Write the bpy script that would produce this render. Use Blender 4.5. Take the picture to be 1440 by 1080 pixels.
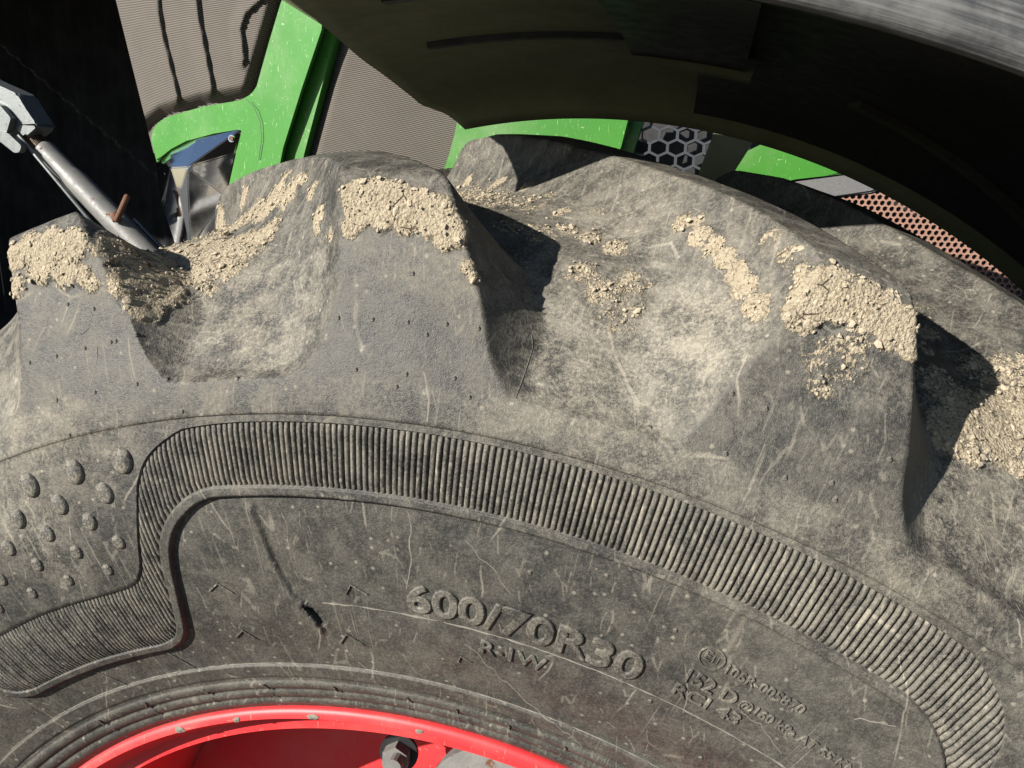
import bpy, bmesh, math, random
import numpy as np
from mathutils import Vector, Matrix

R = math.radians
random.seed(7)
rng = np.random.default_rng(7)
scene = bpy.context.scene
for o in list(bpy.data.objects):
    bpy.data.objects.remove(o)

# ------------------------------------------------------------------ camera
# The wheel axle is the world origin (axle along Y, outer sidewall towards -Y).
CAM = np.array([0.1631, -0.6668, 0.7478])
YAW, PITCH, ROLL, FPX = -0.2388, 0.2558, 0.0287, 1098.76     # focal length in photo pixels (1440 wide)
_f = np.array([math.sin(YAW) * math.cos(PITCH), math.cos(YAW) * math.cos(PITCH), -math.sin(PITCH)])
_r = np.cross(_f, [0, 0, 1]); _r /= np.linalg.norm(_r)
_u = np.cross(_r, _f)
c_, s_ = math.cos(ROLL), math.sin(ROLL)
CR, CU, CF = c_ * _r + s_ * _u, -s_ * _r + c_ * _u, _f
cam_d = bpy.data.cameras.new('camera')
cam = bpy.data.objects.new('camera', cam_d)
scene.collection.objects.link(cam)
cam.matrix_world = Matrix(((CR[0], CU[0], -CF[0], CAM[0]), (CR[1], CU[1], -CF[1], CAM[1]),
                           (CR[2], CU[2], -CF[2], CAM[2]), (0, 0, 0, 1)))
cam_d.sensor_fit = 'HORIZONTAL'
cam_d.sensor_width = 36
cam_d.lens = 36 * FPX / 1440
cam_d.clip_start = 0.02
cam_d.clip_end = 200
scene.camera = cam

# ------------------------------------------------------------------ sky, sun, exposure
SUN = np.array([-0.60, -0.69, 0.43]); SUN /= np.linalg.norm(SUN)      # direction towards the sun
world = bpy.data.worlds.new('World'); scene.world = world
world.use_nodes = True
wn = world.node_tree.nodes; wl = world.node_tree.links
wn.clear()
wo = wn.new('ShaderNodeOutputWorld'); wb = wn.new('ShaderNodeBackground'); sk = wn.new('ShaderNodeTexSky')
sk.sky_type = 'NISHITA'; sk.sun_disc = False
sk.sun_elevation = math.asin(SUN[2]); sk.sun_rotation = math.atan2(SUN[0], SUN[1])
sk.air_density = 0.8; sk.dust_density = 0.2
wb.inputs[1].default_value = 0.05
wl.new(sk.outputs[0], wb.inputs[0]); wl.new(wb.outputs[0], wo.inputs[0])
sun_d = bpy.data.lights.new('sun', 'SUN')
sun_d.energy = 5.0; sun_d.angle = R(0.5); sun_d.color = (1.0, 0.955, 0.89)
sun = bpy.data.objects.new('sun', sun_d); scene.collection.objects.link(sun)
sun.rotation_euler = Vector(SUN).to_track_quat('Z', 'Y').to_euler()
sun.location = (-3, -3, 4)
vs = scene.view_settings
vs.view_transform = 'Standard'; vs.look = 'None'; vs.gamma = 1; vs.exposure = 1.05
vs.use_curve_mapping = False
scene.render.engine = 'CYCLES'
scene.cycles.max_bounces = 5; scene.cycles.diffuse_bounces = 2; scene.cycles.glossy_bounces = 3

# ------------------------------------------------------------------ helpers
GROUND = -0.781

def pray(px, py):
    d = CF + CR * (px - 720) / FPX + CU * (540 - py) / FPX
    return d

def at_y(px, py, Y):
    d = pray(px, py)
    return CAM + d * ((Y - CAM[1]) / d[1])

def link(o, parent=None, root_loc=None):
    scene.collection.objects.link(o)
    if parent is not None:
        o.parent = parent
        if root_loc is not None:
            o.matrix_parent_inverse = Matrix.Translation(-Vector(root_loc))
    return o

def mesh_np(name, V, faces, mat, parent=None, root_loc=None, smooth=True, normals=None, attrs=None):
    """V (n,3); faces (m,k) int array"""
    V = np.asarray(V, np.float32); F = np.asarray(faces, np.int32)
    me = bpy.data.meshes.new(name)
    k = F.shape[1]
    me.vertices.add(len(V)); me.vertices.foreach_set('co', V.ravel())
    me.loops.add(F.size); me.loops.foreach_set('vertex_index', F.ravel())
    me.polygons.add(len(F)); me.polygons.foreach_set('loop_start', np.arange(0, F.size, k, dtype=np.int32))
    me.polygons.foreach_set('use_smooth', np.full(len(F), smooth))
    for a, (typ, data) in (attrs or {}).items():
        at = me.attributes.new(a, typ, 'POINT')
        at.data.foreach_set('vector' if typ == 'FLOAT_VECTOR' else 'value', np.asarray(data, np.float32).ravel())
    me.update(calc_edges=True)
    me.validate()
    if normals is not None:
        me.normals_split_custom_set_from_vertices(np.asarray(normals, np.float32).tolist())
    me.materials.append(mat)
    return link(bpy.data.objects.new(name, me), parent, root_loc)

def mesh_bm(name, bm, mat, parent=None, root_loc=None, smooth=False):
    bmesh.ops.recalc_face_normals(bm, faces=bm.faces)
    me = bpy.data.meshes.new(name); bm.to_mesh(me); bm.free()
    if smooth:
        me.polygons.foreach_set('use_smooth', np.ones(len(me.polygons), bool))
    me.materials.append(mat)
    return link(bpy.data.objects.new(name, me), parent, root_loc)

def thing(name, loc, label, cat):
    o = bpy.data.objects.new(name, None); scene.collection.objects.link(o)
    o.empty_display_size = 0.1
    o.location = loc; o['label'] = label; o['category'] = cat
    return o

def pchip(xs, ys):
    x = np.array(xs, float); y = np.array(ys, float)
    h = np.diff(x); d = np.diff(y) / h
    m = np.zeros(len(x)); m[0] = d[0]; m[-1] = d[-1]
    for i in range(1, len(x) - 1):
        if d[i - 1] * d[i] > 0:
            w1 = 2 * h[i] + h[i - 1]; w2 = h[i] + 2 * h[i - 1]
            m[i] = (w1 + w2) / (w1 / d[i - 1] + w2 / d[i])
    def f(t):
        t = np.clip(np.asarray(t, float), x[0], x[-1])
        i = np.clip(np.searchsorted(x, t) - 1, 0, len(h) - 1)
        s = (t - x[i]) / h[i]
        return ((2*s**3 - 3*s**2 + 1) * y[i] + (s**3 - 2*s**2 + s) * h[i] * m[i]
                + (-2*s**3 + 3*s**2) * y[i+1] + (s**3 - s**2) * h[i] * m[i+1])
    return f

def sstep(a, b, x):
    t = np.clip((x - a) / (b - a), 0, 1)
    return t * t * (3 - 2 * t)

def vnoise(P, seed=0):
    """value noise in 0..1"""
    Pi = np.floor(P).astype(np.int64); f = P - Pi
    f = f * f * (3 - 2 * f)
    out = 0
    for dx in (0, 1):
        for dy in (0, 1):
            for dz in (0, 1):
                h = (Pi[..., 0] + dx) * 374761393 + (Pi[..., 1] + dy) * 668265263 + (Pi[..., 2] + dz) * 2147483647 + seed * 144269
                h = (h ^ (h >> 13)) * 1274126177
                h = ((h ^ (h >> 16)) & 0xFFFF) / 65535.0
                w = ((f[..., 0] if dx else 1 - f[..., 0]) * (f[..., 1] if dy else 1 - f[..., 1]) * (f[..., 2] if dz else 1 - f[..., 2]))
                out = out + w * h
    return out

def fbm(P, scale, oct=4, seed=0):
    a = 0; t = 0; w = 1.0
    for i in range(oct):
        a = a + w * vnoise(P * scale, seed + i * 17); t += w; w *= 0.5; scale *= 2.03
    return a / t

# ------------------------------------------------------------------ materials
class NT:
    def __init__(self, name):
        self.m = bpy.data.materials.new(name); self.m.use_nodes = True
        self.t = self.m.node_tree; self.n = self.t.nodes; self.l = self.t.links
        self.b = self.n['Principled BSDF']
    def N(self, typ, **kw):
        n = self.n.new('ShaderNode' + typ)
        for k, v in kw.items():
            if k.startswith('i_'):
                key = k[2:]; n.inputs[int(key) if key.isdigit() else key.replace('_', ' ')].default_value = v
            else:
                setattr(n, k, v)
        return n
    def L(self, a, b): self.l.new(a, b)
    def noise(self, vec, scale, detail=4, rough=0.55, dist=0.0):
        n = self.N('TexNoise', i_Scale=scale, i_Detail=detail, i_Roughness=rough, i_Distortion=dist)
        self.L(vec, n.inputs['Vector']); return n.outputs['Fac']
    def math(self, op, a, b=None, c=None, clamp=False):
        n = self.N('Math', operation=op, use_clamp=clamp)
        for i, v in enumerate((a, b, c)):
            if v is None: continue
            if isinstance(v, (int, float)): n.inputs[i].default_value = v
            else: self.L(v, n.inputs[i])
        return n.outputs[0]
    def ramp(self, x, a, b, lo=0.0, hi=1.0):
        n = self.N('MapRange', interpolation_type='SMOOTHSTEP')
        self.L(x, n.inputs[0])
        for i, v in zip((1, 2, 3, 4), (a, b, lo, hi)): n.inputs[i].default_value = v
        return n.outputs[0]
    def mix(self, fac, a, b):
        n = self.N('Mix', data_type='RGBA')
        if isinstance(fac, (int, float)): n.inputs[0].default_value = fac
        else: self.L(fac, n.inputs[0])
        for i, v in ((6, a), (7, b)):
            if isinstance(v, tuple): n.inputs[i].default_value = (*v, 1)
            else: self.L(v, n.inputs[i])
        return n.outputs[2]
    def mapv(self, vec, scale, rot=(0, 0, 0)):
        n = self.N('Mapping'); n.inputs['Scale'].default_value = scale; n.inputs['Rotation'].default_value = rot
        self.L(vec, n.inputs['Vector']); return n.outputs[0]
    def attr(self, name, out='Fac'):
        return self.N('Attribute', attribute_name=name).outputs[out]
    def obj(self):
        return self.N('TexCoord').outputs['Object']

RUB = (0.026, 0.026, 0.024)
DUST = (0.265, 0.240, 0.195)

def mat_rubber(name, uses_attr=True, dust0=0.36, gain=1.0, blotch=1.0, lines=1.0):
    t = NT(name); P = t.obj()
    flow = t.attr('flow', 'Vector') if uses_attr else P
    big = t.noise(P, 9, 4, 0.6)
    mid = t.noise(P, 62, 6, 0.75)
    fine = t.noise(P, 520, 3, 0.75)
    grain = t.noise(P, 1600, 2, 0.6)
    # rubbed streaks, three directions, broken up by blotches
    def streak(rot, sc, seed_sc, a, b):
        v = t.mapv(flow, sc, (0, 0, rot))
        s = t.noise(v, 1.0, 2, 0.55)
        g = t.noise(t.mapv(P, (seed_sc,) * 3, (0.3 * rot, 0.7, rot)), 1.0, 2, 0.5)
        return t.math('MULTIPLY', t.ramp(s, a, b), t.ramp(g, 0.48, 0.66))
    s1 = streak(0.5, (380, 16, 1), 17, 0.60, 0.70)
    s2 = streak(-0.65, (420, 14, 1), 13, 0.62, 0.70)
    s4 = streak(0.08, (160, 10, 1), 11, 0.60, 0.74)
    scr = t.math('MAXIMUM', s1, s2)
    # hair-thin scratches: edges of a large stretched cell pattern
    vor = t.N('TexVoronoi', feature='DISTANCE_TO_EDGE', i_Scale=1.0, i_Randomness=1.0)
    warp = t.N('VectorMath', operation='ADD')
    wn_ = t.N('TexNoise', i_Scale=14.0, i_Detail=2.0)
    t.L(P, wn_.inputs['Vector'])
    sc_ = t.N('VectorMath', operation='SCALE'); sc_.inputs['Scale'].default_value = 0.03
    t.L(wn_.outputs['Color'], sc_.inputs[0])
    t.L(P, warp.inputs[0]); t.L(sc_.outputs[0], warp.inputs[1])
    t.L(t.mapv(warp.outputs[0], (17, 17, 9), (0.4, 0.5, 0.9)), vor.inputs['Vector'])
    hair = t.math('MULTIPLY', t.ramp(vor.outputs['Distance'], 0.004, 0.011, 1.0, 0.0), t.ramp(t.noise(P, 24, 2), 0.53, 0.62))
    vor2 = t.N('TexVoronoi', feature='DISTANCE_TO_EDGE', i_Scale=1.0, i_Randomness=1.0)
    t.L(t.mapv(warp.outputs[0], (75, 60, 14), (0.9, 0.2, 0.4)), vor2.inputs['Vector'])
    hair2 = t.math('MULTIPLY', t.ramp(vor2.outputs['Distance'], 0.012, 0.035, 1.0, 0.0), t.ramp(t.noise(P, 75, 2), 0.54, 0.60))
    # tiny specks of dried splash
    spk = t.N('TexVoronoi', feature='F1', i_Scale=190.0, i_Randomness=1.0)
    t.L(P, spk.inputs['Vector'])
    spc = t.N('SeparateColor'); t.L(spk.outputs['Color'], spc.inputs[0])
    speck = t.math('MULTIPLY', t.ramp(spk.outputs['Distance'], 0.10, 0.30, 1.0, 0.0), t.ramp(spc.outputs[0], 0.82, 0.88))
    # dust amount
    n1 = t.ramp(mid, 0.38, 0.62); n2 = t.ramp(fine, 0.46, 0.60)
    d = t.math('MULTIPLY_ADD', n1, 0.50, t.math('MULTIPLY_ADD', n2, 0.36, 0.14))
    d = t.math('MULTIPLY_ADD', t.math('SUBTRACT', big, 0.5), 1.1 * blotch, d)
    d = t.math('MULTIPLY_ADD', t.math('SUBTRACT', grain, 0.5), 1.1, d)
    d = t.math('MULTIPLY', d, t.attr('dust') if uses_attr else dust0)
    d = t.math('MULTIPLY_ADD', scr, 0.30 * lines, d)
    d = t.math('MULTIPLY_ADD', s4, 0.20, d)
    d = t.math('MULTIPLY_ADD', hair, 0.40 * lines, d)
    d = t.math('MULTIPLY_ADD', hair2, 0.24 * lines, d)
    d = t.math('MULTIPLY_ADD', speck, 0.5, d)
    d = t.math('MULTIPLY', d, gain, clamp=True)
    warm = t.mix(t.noise(P, 15, 3), (0.232, 0.222, 0.186), (0.278, 0.240, 0.180))
    col = t.mix(d, RUB, warm)
    rough = t.ramp(d, 0.0, 0.7, 0.42, 0.85)
    h = t.math('MULTIPLY_ADD', fine, 0.5, t.math('MULTIPLY', grain, 0.35))
    h = t.math('MULTIPLY_ADD', mid, 0.8, h)
    if uses_attr:
        mn = t.math('MULTIPLY_ADD', t.math('SUBTRACT', t.noise(P, 120, 5, 0.7), 0.5), 1.5, t.attr('mud'))
        mn = t.math('MULTIPLY_ADD', t.math('SUBTRACT', t.noise(P, 480, 3, 0.7), 0.5), 0.7, mn)
        mf = t.ramp(mn, 0.46, 0.60)
        cv = t.N('TexVoronoi', feature='F1', i_Scale=620.0); t.L(P, cv.inputs['Vector'])
        crumb = cv.outputs['Distance']
        mc = t.mix(t.noise(P, 90, 6, 0.75), (0.19, 0.152, 0.100), (0.46, 0.395, 0.280))
        mc = t.mix(t.ramp(crumb, 0.5, 0.85, 0.0, 0.6), mc, (0.12, 0.09, 0.06))
        ck = t.N('TexVoronoi', feature='DISTANCE_TO_EDGE', i_Scale=150.0); t.L(warp.outputs[0], ck.inputs['Vector'])
        crack = t.math('MULTIPLY', t.ramp(ck.outputs['Distance'], 0.02, 0.07, 1.0, 0.0), t.ramp(t.noise(P, 70, 2), 0.58, 0.68))
        mc = t.mix(crack, mc, (0.05, 0.038, 0.028))
        col = t.mix(mf, col, mc)
        r2 = t.N('Mix', data_type='FLOAT'); t.L(mf, r2.inputs[0]); t.L(rough, r2.inputs[2]); r2.inputs[3].default_value = 0.95
        rough = r2.outputs[0]
        lump = t.math('MULTIPLY_ADD', t.noise(P, 240, 4, 0.8), 4.0, t.math('MULTIPLY', crumb, -1.2))
        hm = t.math('MULTIPLY', mf, t.math('MULTIPLY_ADD', crack, -1.2, lump))
        h = t.math('ADD', h, hm)
    bp = t.N('Bump', i_Strength=0.7, i_Distance=0.0012); t.L(h, bp.inputs['Height'])
    t.L(bp.outputs[0], t.b.inputs['Normal']); t.L(col, t.b.inputs['Base Color']); t.L(rough, t.b.inputs['Roughness'])
    t.b.inputs['Specular IOR Level'].default_value = 0.3
    return t.m

def mat_simple(name, col, rough=0.5, metal=0.0, var=0.25, vscale=30, bump=0.15, bscale=300, spec=0.5, dust=None, dust_t=(0.55, 0.75), dscale=40):
    t = NT(name); P = t.obj()
    if metal < .9:
        col = tuple(c * .78 for c in col); dust = tuple(c * .78 for c in dust) if dust else None
    n = t.noise(P, vscale, 5, 0.6)
    dark = tuple(c * (1 - var) for c in col); lite = tuple(min(1, c * (1 + var)) for c in col)
    c = t.mix(n, dark, lite)
    rg = t.ramp(t.noise(P, vscale * 2.3, 4), 0.3, 0.7, rough * 0.85, min(1, rough * 1.15))
    if dust:
        df = t.ramp(t.noise(P, dscale, 6, 0.7), *dust_t)
        c = t.mix(df, c, dust)
        mx = t.N('Mix', data_type='FLOAT'); t.L(df, mx.inputs[0]); t.L(rg, mx.inputs[2]); mx.inputs[3].default_value = 0.9
        rg = mx.outputs[0]
    t.L(c, t.b.inputs['Base Color']); t.L(rg, t.b.inputs['Roughness'])
    t.b.inputs['Metallic'].default_value = metal
    t.b.inputs['Specular IOR Level'].default_value = spec
    if bump:
        bp = t.N('Bump', i_Strength=bump, i_Distance=0.001); t.L(t.noise(P, bscale, 4, 0.6), bp.inputs['Height'])
        t.L(bp.outputs[0], t.b.inputs['Normal'])
    return t.m

def mat_scratched_paint(name, col, spot, rough=0.28, amount=(0.60, 0.63), sc=130):
    t = NT(name); P = t.obj()
    col = tuple(c * .76 for c in col); spot = tuple(c * .76 for c in spot)
    c = t.mix(t.noise(P, 14, 4), tuple(x * 0.85 for x in col), tuple(x * 1.1 for x in col))
    a = t.ramp(t.noise(t.mapv(P, (1, 1, 2.3), (0.2, 0.6, 0.1)), sc, 5, 0.65, 0.5), *amount)
    b = t.ramp(t.noise(t.mapv(P, (5, 1, 0.6), (0.3, 0.9, 0.2)), sc * 0.8, 3, 0.6), 0.66, 0.70)
    f = t.math('MAXIMUM', a, b)
    c = t.mix(f, c, spot)
    c = t.mix(t.ramp(t.noise(P, 6, 5, 0.7), 0.45, 0.8, 0, 0.22), c, (0.40, 0.36, 0.28))
    t.L(c, t.b.inputs['Base Color'])
    t.L(t.ramp(f, 0, 1, rough, 0.8), t.b.inputs['Roughness'])
    bp = t.N('Bump', i_Strength=0.2, i_Distance=0.0006); t.L(t.noise(P, 180, 3), bp.inputs['Height'])
    t.L(bp.outputs[0], t.b.inputs['Normal'])
    return t.m

M_RUB = mat_rubber('tyre_rubber')
M_RUB2 = mat_rubber('moulded_rubber', False, 0.58, 1.0, 0.6, 0.25)
M_RIB = mat_rubber('ribbed_rubber', False, 0.62, 1.0, 0.25)
M_NUB = mat_rubber('nub_rubber', False, 0.95, 1.0, 0.7, 0.3)
M_MUD = mat_simple('dry_mud', (0.46, 0.39, 0.28), 0.95, var=0.35, vscale=120, bump=0.6, bscale=900, spec=0.1)
M_SCR = mat_simple('dust_scratch', (0.24, 0.22, 0.185), 0.9, var=0.4, vscale=200, bump=0, spec=0.1)
M_RED = mat_scratched_paint('red_rim_paint', (0.80, 0.040, 0.045), (0.60, 0.16, 0.12), 0.5, (0.66, 0.70), 160)
M_CHIP = mat_simple('bare_chip', (0.20, 0.19, 0.15), 0.8, var=0.5, vscale=300, bump=0.5)
M_GREEN = mat_scratched_paint('green_paint', (0.056, 0.235, 0.028), (0.28, 0.45, 0.20), 0.34, (0.64, 0.70), 120)
M_CHROME = mat_simple('chrome', (0.82, 0.83, 0.85), 0.05, 1.0, var=0.03, vscale=8, bump=0.04, bscale=40, dust=(0.5, 0.46, 0.38), dust_t=(0.66, 0.69), dscale=120)
M_BLACK = mat_simple('black_plastic', (0.012, 0.012, 0.012), 0.55, var=0.3)
M_STEEL = mat_simple('grey_steel', (0.20, 0.195, 0.18), 0.52, 0.1, var=0.35, vscale=60, bump=0.3, dust=(0.14, 0.055, 0.028), dust_t=(0.60, 0.68), dscale=45)
M_THREAD = mat_simple('thread_steel', (0.15, 0.12, 0.09), 0.45, 0.8, var=0.3, vscale=90)
M_GALV = mat_simple('galvanised_steel', (0.20, 0.215, 0.21), 0.45, 0.6, var=0.22, vscale=70, bump=0.3, dust=(0.10, 0.11, 0.10), dust_t=(0.63, 0.68), dscale=90)
M_RUST = mat_simple('rusty_steel', (0.16, 0.075, 0.042), 0.85, 0.1, var=0.5, vscale=140, bump=0.5)
M_SILVER = mat_simple('silver_trim', (0.22, 0.215, 0.21), 0.45, 0.4, var=0.15, vscale=200, bump=0.3)
M_COPPER = mat_simple('dusty_honeycomb', (0.34, 0.19, 0.135), 0.8, 0.1, var=0.35, vscale=90)
M_HEX = mat_simple('grey_plastic_mesh', (0.055, 0.058, 0.066), 0.35, var=0.2)
def mat_fender():
    t = NT('mudguard_plastic'); P = t.obj()
    sx = t.N('SeparateXYZ'); t.L(P, sx.inputs[0])
    X, Y, Z = sx.outputs
    rad = t.math('SQRT', t.math('ADD', t.math('MULTIPLY', X, X), t.math('MULTIPLY', Z, Z)))
    cv = t.N('CombineXYZ')
    t.L(t.math('MULTIPLY', Y, 330.0), cv.inputs[0]); t.L(t.math('MULTIPLY', rad, 330.0), cv.inputs[1]); t.L(t.math('MULTIPLY', t.math('ARCTAN2', X, Z), 9.0), cv.inputs[2])
    st = t.noise(cv.outputs[0], 1.0, 4, 0.7)
    f = t.math('MULTIPLY_ADD', t.noise(P, 22, 5, 0.7), 0.7, t.math('MULTIPLY', st, 0.6))
    t.L(t.mix(t.ramp(f, 0.50, 0.85), (0.035, 0.036, 0.037), (0.125, 0.123, 0.116)), t.b.inputs['Base Color'])
    t.L(t.ramp(f, 0.45, 0.8, 0.38, 0.8), t.b.inputs['Roughness'])
    bp = t.N('Bump', i_Strength=0.5, i_Distance=0.0012); t.L(st, bp.inputs['Height']); t.L(bp.outputs[0], t.b.inputs['Normal'])
    return t.m
M_FENDER = mat_fender()
M_OLIVE = mat_simple('mudguard_underside', (0.15, 0.16, 0.085), 0.75, var=0.35, vscale=18, bump=0.4, dust=(0.24, 0.22, 0.14), dust_t=(0.55, 0.9), dscale=30)
M_STRUT = mat_simple('dull_strut', (0.035, 0.034, 0.022), 0.8, var=0.3)
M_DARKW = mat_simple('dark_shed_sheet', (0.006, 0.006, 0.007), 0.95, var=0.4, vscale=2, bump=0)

def mat_fabric_mesh():
    t = NT('fine_wire_mesh'); P = t.obj()
    def wave(rot, sc):
        w = t.N('TexWave', wave_type='BANDS', bands_direction='X', i_Scale=sc, i_Distortion=1.2)
        w.inputs['Detail'].default_value = 1.0; w.inputs['Detail Scale'].default_value = 0.4
        t.L(t.mapv(P, (1, 1, 1), (0, rot, 0)), w.inputs['Vector']); return w.outputs['Fac']
    a = wave(R(80), 105); b = wave(R(-12), 150)
    w = t.math('MULTIPLY_ADD', a, 0.7, t.math('MULTIPLY', b, 0.3))
    c = t.mix(t.noise(P, 18, 5, 0.65), (0.115, 0.098, 0.076), (0.175, 0.150, 0.120))
    c = t.mix(t.ramp(w, 0.2, 0.8), (0.028, 0.024, 0.02), c)
    t.L(c, t.b.inputs['Base Color']); t.b.inputs['Roughness'].default_value = 0.8
    bp = t.N('Bump', i_Strength=0.6, i_Distance=0.002); t.L(w, bp.inputs['Height']); t.L(bp.outputs[0], t.b.inputs['Normal'])
    return t.m
M_MESH = mat_fabric_mesh()

def mat_ground():
    t = NT('yard_asphalt'); P = t.obj()
    c = t.mix(t.noise(P, 60, 6, 0.7), (0.030, 0.029, 0.027), (0.075, 0.072, 0.066))
    t.L(c, t.b.inputs['Base Color']); t.b.inputs['Roughness'].default_value = 0.95
    bp = t.N('Bump', i_Strength=0.8, i_Distance=0.01); t.L(t.noise(P, 90, 5, 0.7), bp.inputs['Height']); t.L(bp.outputs[0], t.b.inputs['Normal'])
    return t.m

# ------------------------------------------------------------------ setting
bm = bmesh.new()
bmesh.ops.create_grid(bm, x_segments=8, y_segments=8, size=40, matrix=Matrix.Translation((0, 0, GROUND)))
g = mesh_bm('ground', bm, mat_ground()); g['kind'] = 'structure'

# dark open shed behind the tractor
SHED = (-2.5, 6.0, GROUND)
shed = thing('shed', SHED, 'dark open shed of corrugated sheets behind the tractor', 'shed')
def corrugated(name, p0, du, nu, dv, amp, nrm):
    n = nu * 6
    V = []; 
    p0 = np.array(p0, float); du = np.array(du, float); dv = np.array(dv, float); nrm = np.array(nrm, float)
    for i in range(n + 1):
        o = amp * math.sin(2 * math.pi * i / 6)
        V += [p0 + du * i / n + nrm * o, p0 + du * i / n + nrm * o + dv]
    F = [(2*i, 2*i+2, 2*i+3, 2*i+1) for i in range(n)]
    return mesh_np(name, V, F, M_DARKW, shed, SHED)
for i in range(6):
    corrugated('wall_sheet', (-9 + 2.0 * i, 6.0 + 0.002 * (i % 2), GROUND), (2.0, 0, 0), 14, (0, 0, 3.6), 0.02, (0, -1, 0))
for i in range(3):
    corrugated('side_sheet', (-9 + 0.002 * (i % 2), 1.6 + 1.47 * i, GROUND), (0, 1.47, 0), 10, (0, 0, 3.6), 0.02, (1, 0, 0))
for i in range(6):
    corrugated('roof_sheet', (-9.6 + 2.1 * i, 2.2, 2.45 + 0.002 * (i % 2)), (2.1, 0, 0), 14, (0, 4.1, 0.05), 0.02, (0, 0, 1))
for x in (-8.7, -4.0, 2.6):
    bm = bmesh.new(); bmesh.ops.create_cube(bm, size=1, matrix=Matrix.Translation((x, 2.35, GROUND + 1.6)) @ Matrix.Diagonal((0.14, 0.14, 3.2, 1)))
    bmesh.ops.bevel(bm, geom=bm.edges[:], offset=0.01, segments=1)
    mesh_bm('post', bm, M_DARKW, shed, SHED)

# ------------------------------------------------------------------ tyre surface functions
YE = pchip([.395, .405, .4187, .4487, .50, .57, .6237, .68, .742], [.246, .2534, .2610, .2747, .2920, .3010, .2985, .2855, .2695])   # sidewall |y| by radius
RE_tab = pchip([-.2695, -.2665, -.2615, -.255, -.24, -.2, -.15, -.1, -.05, 0], [.742, .7472, .7505, .7525, .7555, .7620, .7675, .7728, .7795, .7850])
def RE(y): return RE_tab(-np.abs(y))
BH = pchip([0, 16, 20, 21.5, 22.95, 24.0, 24.6, 25.6, 26.3, 27.2, 28.6, 31, 36], [.6185, .6183, .6166, .6110, .6018, .588, .5728, .5487, .5339, .5257, .5223, .5214, .5220])
BL = pchip([0, 18.9, 20.4, 21.8, 22.9, 23.86, 24.58, 25.14, 26.2, 27.2, 29.2, 36], [.5805, .5805, .5777, .571, .5624, .55, .5331, .5119, .487, .4792, .4756, .4760])
PE = pchip([0, 19.1, 20.3, 21.5, 22.55, 23.36, 23.9, 24.5, 25.27, 25.9, 27.1, 28.4, 36], [.5745, .5735, .5706, .5640, .5552, .5440, .5310, .5115, .4905, .4805, .4730, .4697, .4697])
def U(th): return np.abs((th - 9.0 + 36) % 72 - 36)
PANEL = 0.0036      # depth of the recessed lettering panel
BAND = 0.0021       # depth of the ribbed groove

def swall(th, r, h=0.0):
    """point on the outer sidewall at angle th (deg), radius r, raised by h towards -Y"""
    a = np.radians(th)
    return np.stack([r * np.sin(a), -(YE(r) + h) + 0 * a, r * np.cos(a)], -1)

def panel_off(r):
    return PANEL * sstep(.400, .46, r)

# lug outline in degrees relative to the lug's own angle
L_A = pchip([.640, .644, .650, .665, .690, .742], [-5.4, -4.4, -3.5, -2.8, -2.25, -2.3])
L_B = pchip([.640, .655, .684, .712, .742], [-4.0, -3.4, -2.5, -1.65, -1.1])
R_S = pchip([.640, .648, .663, .683, .717, .742], [6.6, 6.05, 5.15, 4.5, 3.3, 2.4])
R_C = pchip([-.2695, -.255, -.2, -.15, -.1, -.05, 0, .03, .05], [2.4, 1.3, -2.2, -5.5, -8.8, -12.2, -15.4, -17.8, -20.0])
L_CA = pchip([-.2695, -.24, -.2, -.15, -.1, -.05, 0, .03, .05], [-2.3, -3.6, -5.7, -9.0, -12.3, -16.4, -21.0, -23.6, -25.2])
L_CB = pchip([-.2695, -.24, -.2, -.15, -.1, -.05, 0, .03, .05], [-1.1, -2.7, -5.2, -8.8, -12.2, -15.8, -19.4, -21.8, -23.4])

def flank(t, p):
    """height 1..0 over t 0..1: rounded shoulder at the top, fillet at the bottom"""
    t = np.clip(t, 0, 1)
    f = (1 - t) ** p
    return f * (1 - 0.0 * t)

def lug_mask(th, Lc, Rc, tl, tr):
    """th relative degrees arrays"""
    left = (Lc - th) / tl      # >0 outside on the left
    right = (th - Rc) / tr
    e = 0.035
    def soft(t):
        # smooth hinge at t=0 so that the top edge is rounded a little
        return 0.5 * (t + np.sqrt(t * t + e * e * 0.25)) - 0.0
    m = flank(soft(left) - e * 0.02, 2.2) * flank(soft(right) - e * 0.02, 1.45)
    return np.clip(m / 0.985, 0, 1)

# ------------------------------------------------------------------ the tyre grid
segs = [(-45, -38, .16), (-38, -19.5, .115), (-19.5, -11, .06), (-11, -8.5, .10), (-8.5, -4.5, .075), (-4.5, 28.5, .105), (28.5, 36, .07), (36, 46, .14)]
cols = []
for a, b, d in segs: cols.append(np.arange(a, b - d * .3, d))
cols.append(np.arange(46, 315, .8))
TH = np.concatenate(cols); NC = len(TH)

UU = U(TH)
pe, bl, bh = PE(UU), BL(UU), BH(UU)
rows_r = []; rows_h = []; tags = []
def seg(r0, r1, n, h0, h1, tag, last=False):
    for i in range(n + (1 if last else 0)):
        s = i / n
        rows_r.append(r0 + (r1 - r0) * s + 0 * TH); rows_h.append((h0, h1, s)); tags.append(tag)
k1 = .4487 + 0 * TH
seg(.398 + 0 * TH, k1 - .0006, 62, 0, 0, 'bead')
seg(k1 - .0006, k1, 1, 0, 0, 'beadline')
seg(k1, pe, 96, 0, 0, 'panel')
seg(pe, pe + .0013, 2, 0, 1, 'step')
seg(pe + .0013, bl, 5, 1, 1, 'margin')
seg(bl, bl + .0008, 1, 1, 2, 'bstep')
seg(bl + .0008, bh - .0008, 8, 2, 2, 'band')
seg(bh - .0008, bh, 1, 2, 1, 'bstep2')
seg(bh, .6222 + 0 * TH, 46, 1, 1, 'upper')
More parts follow.
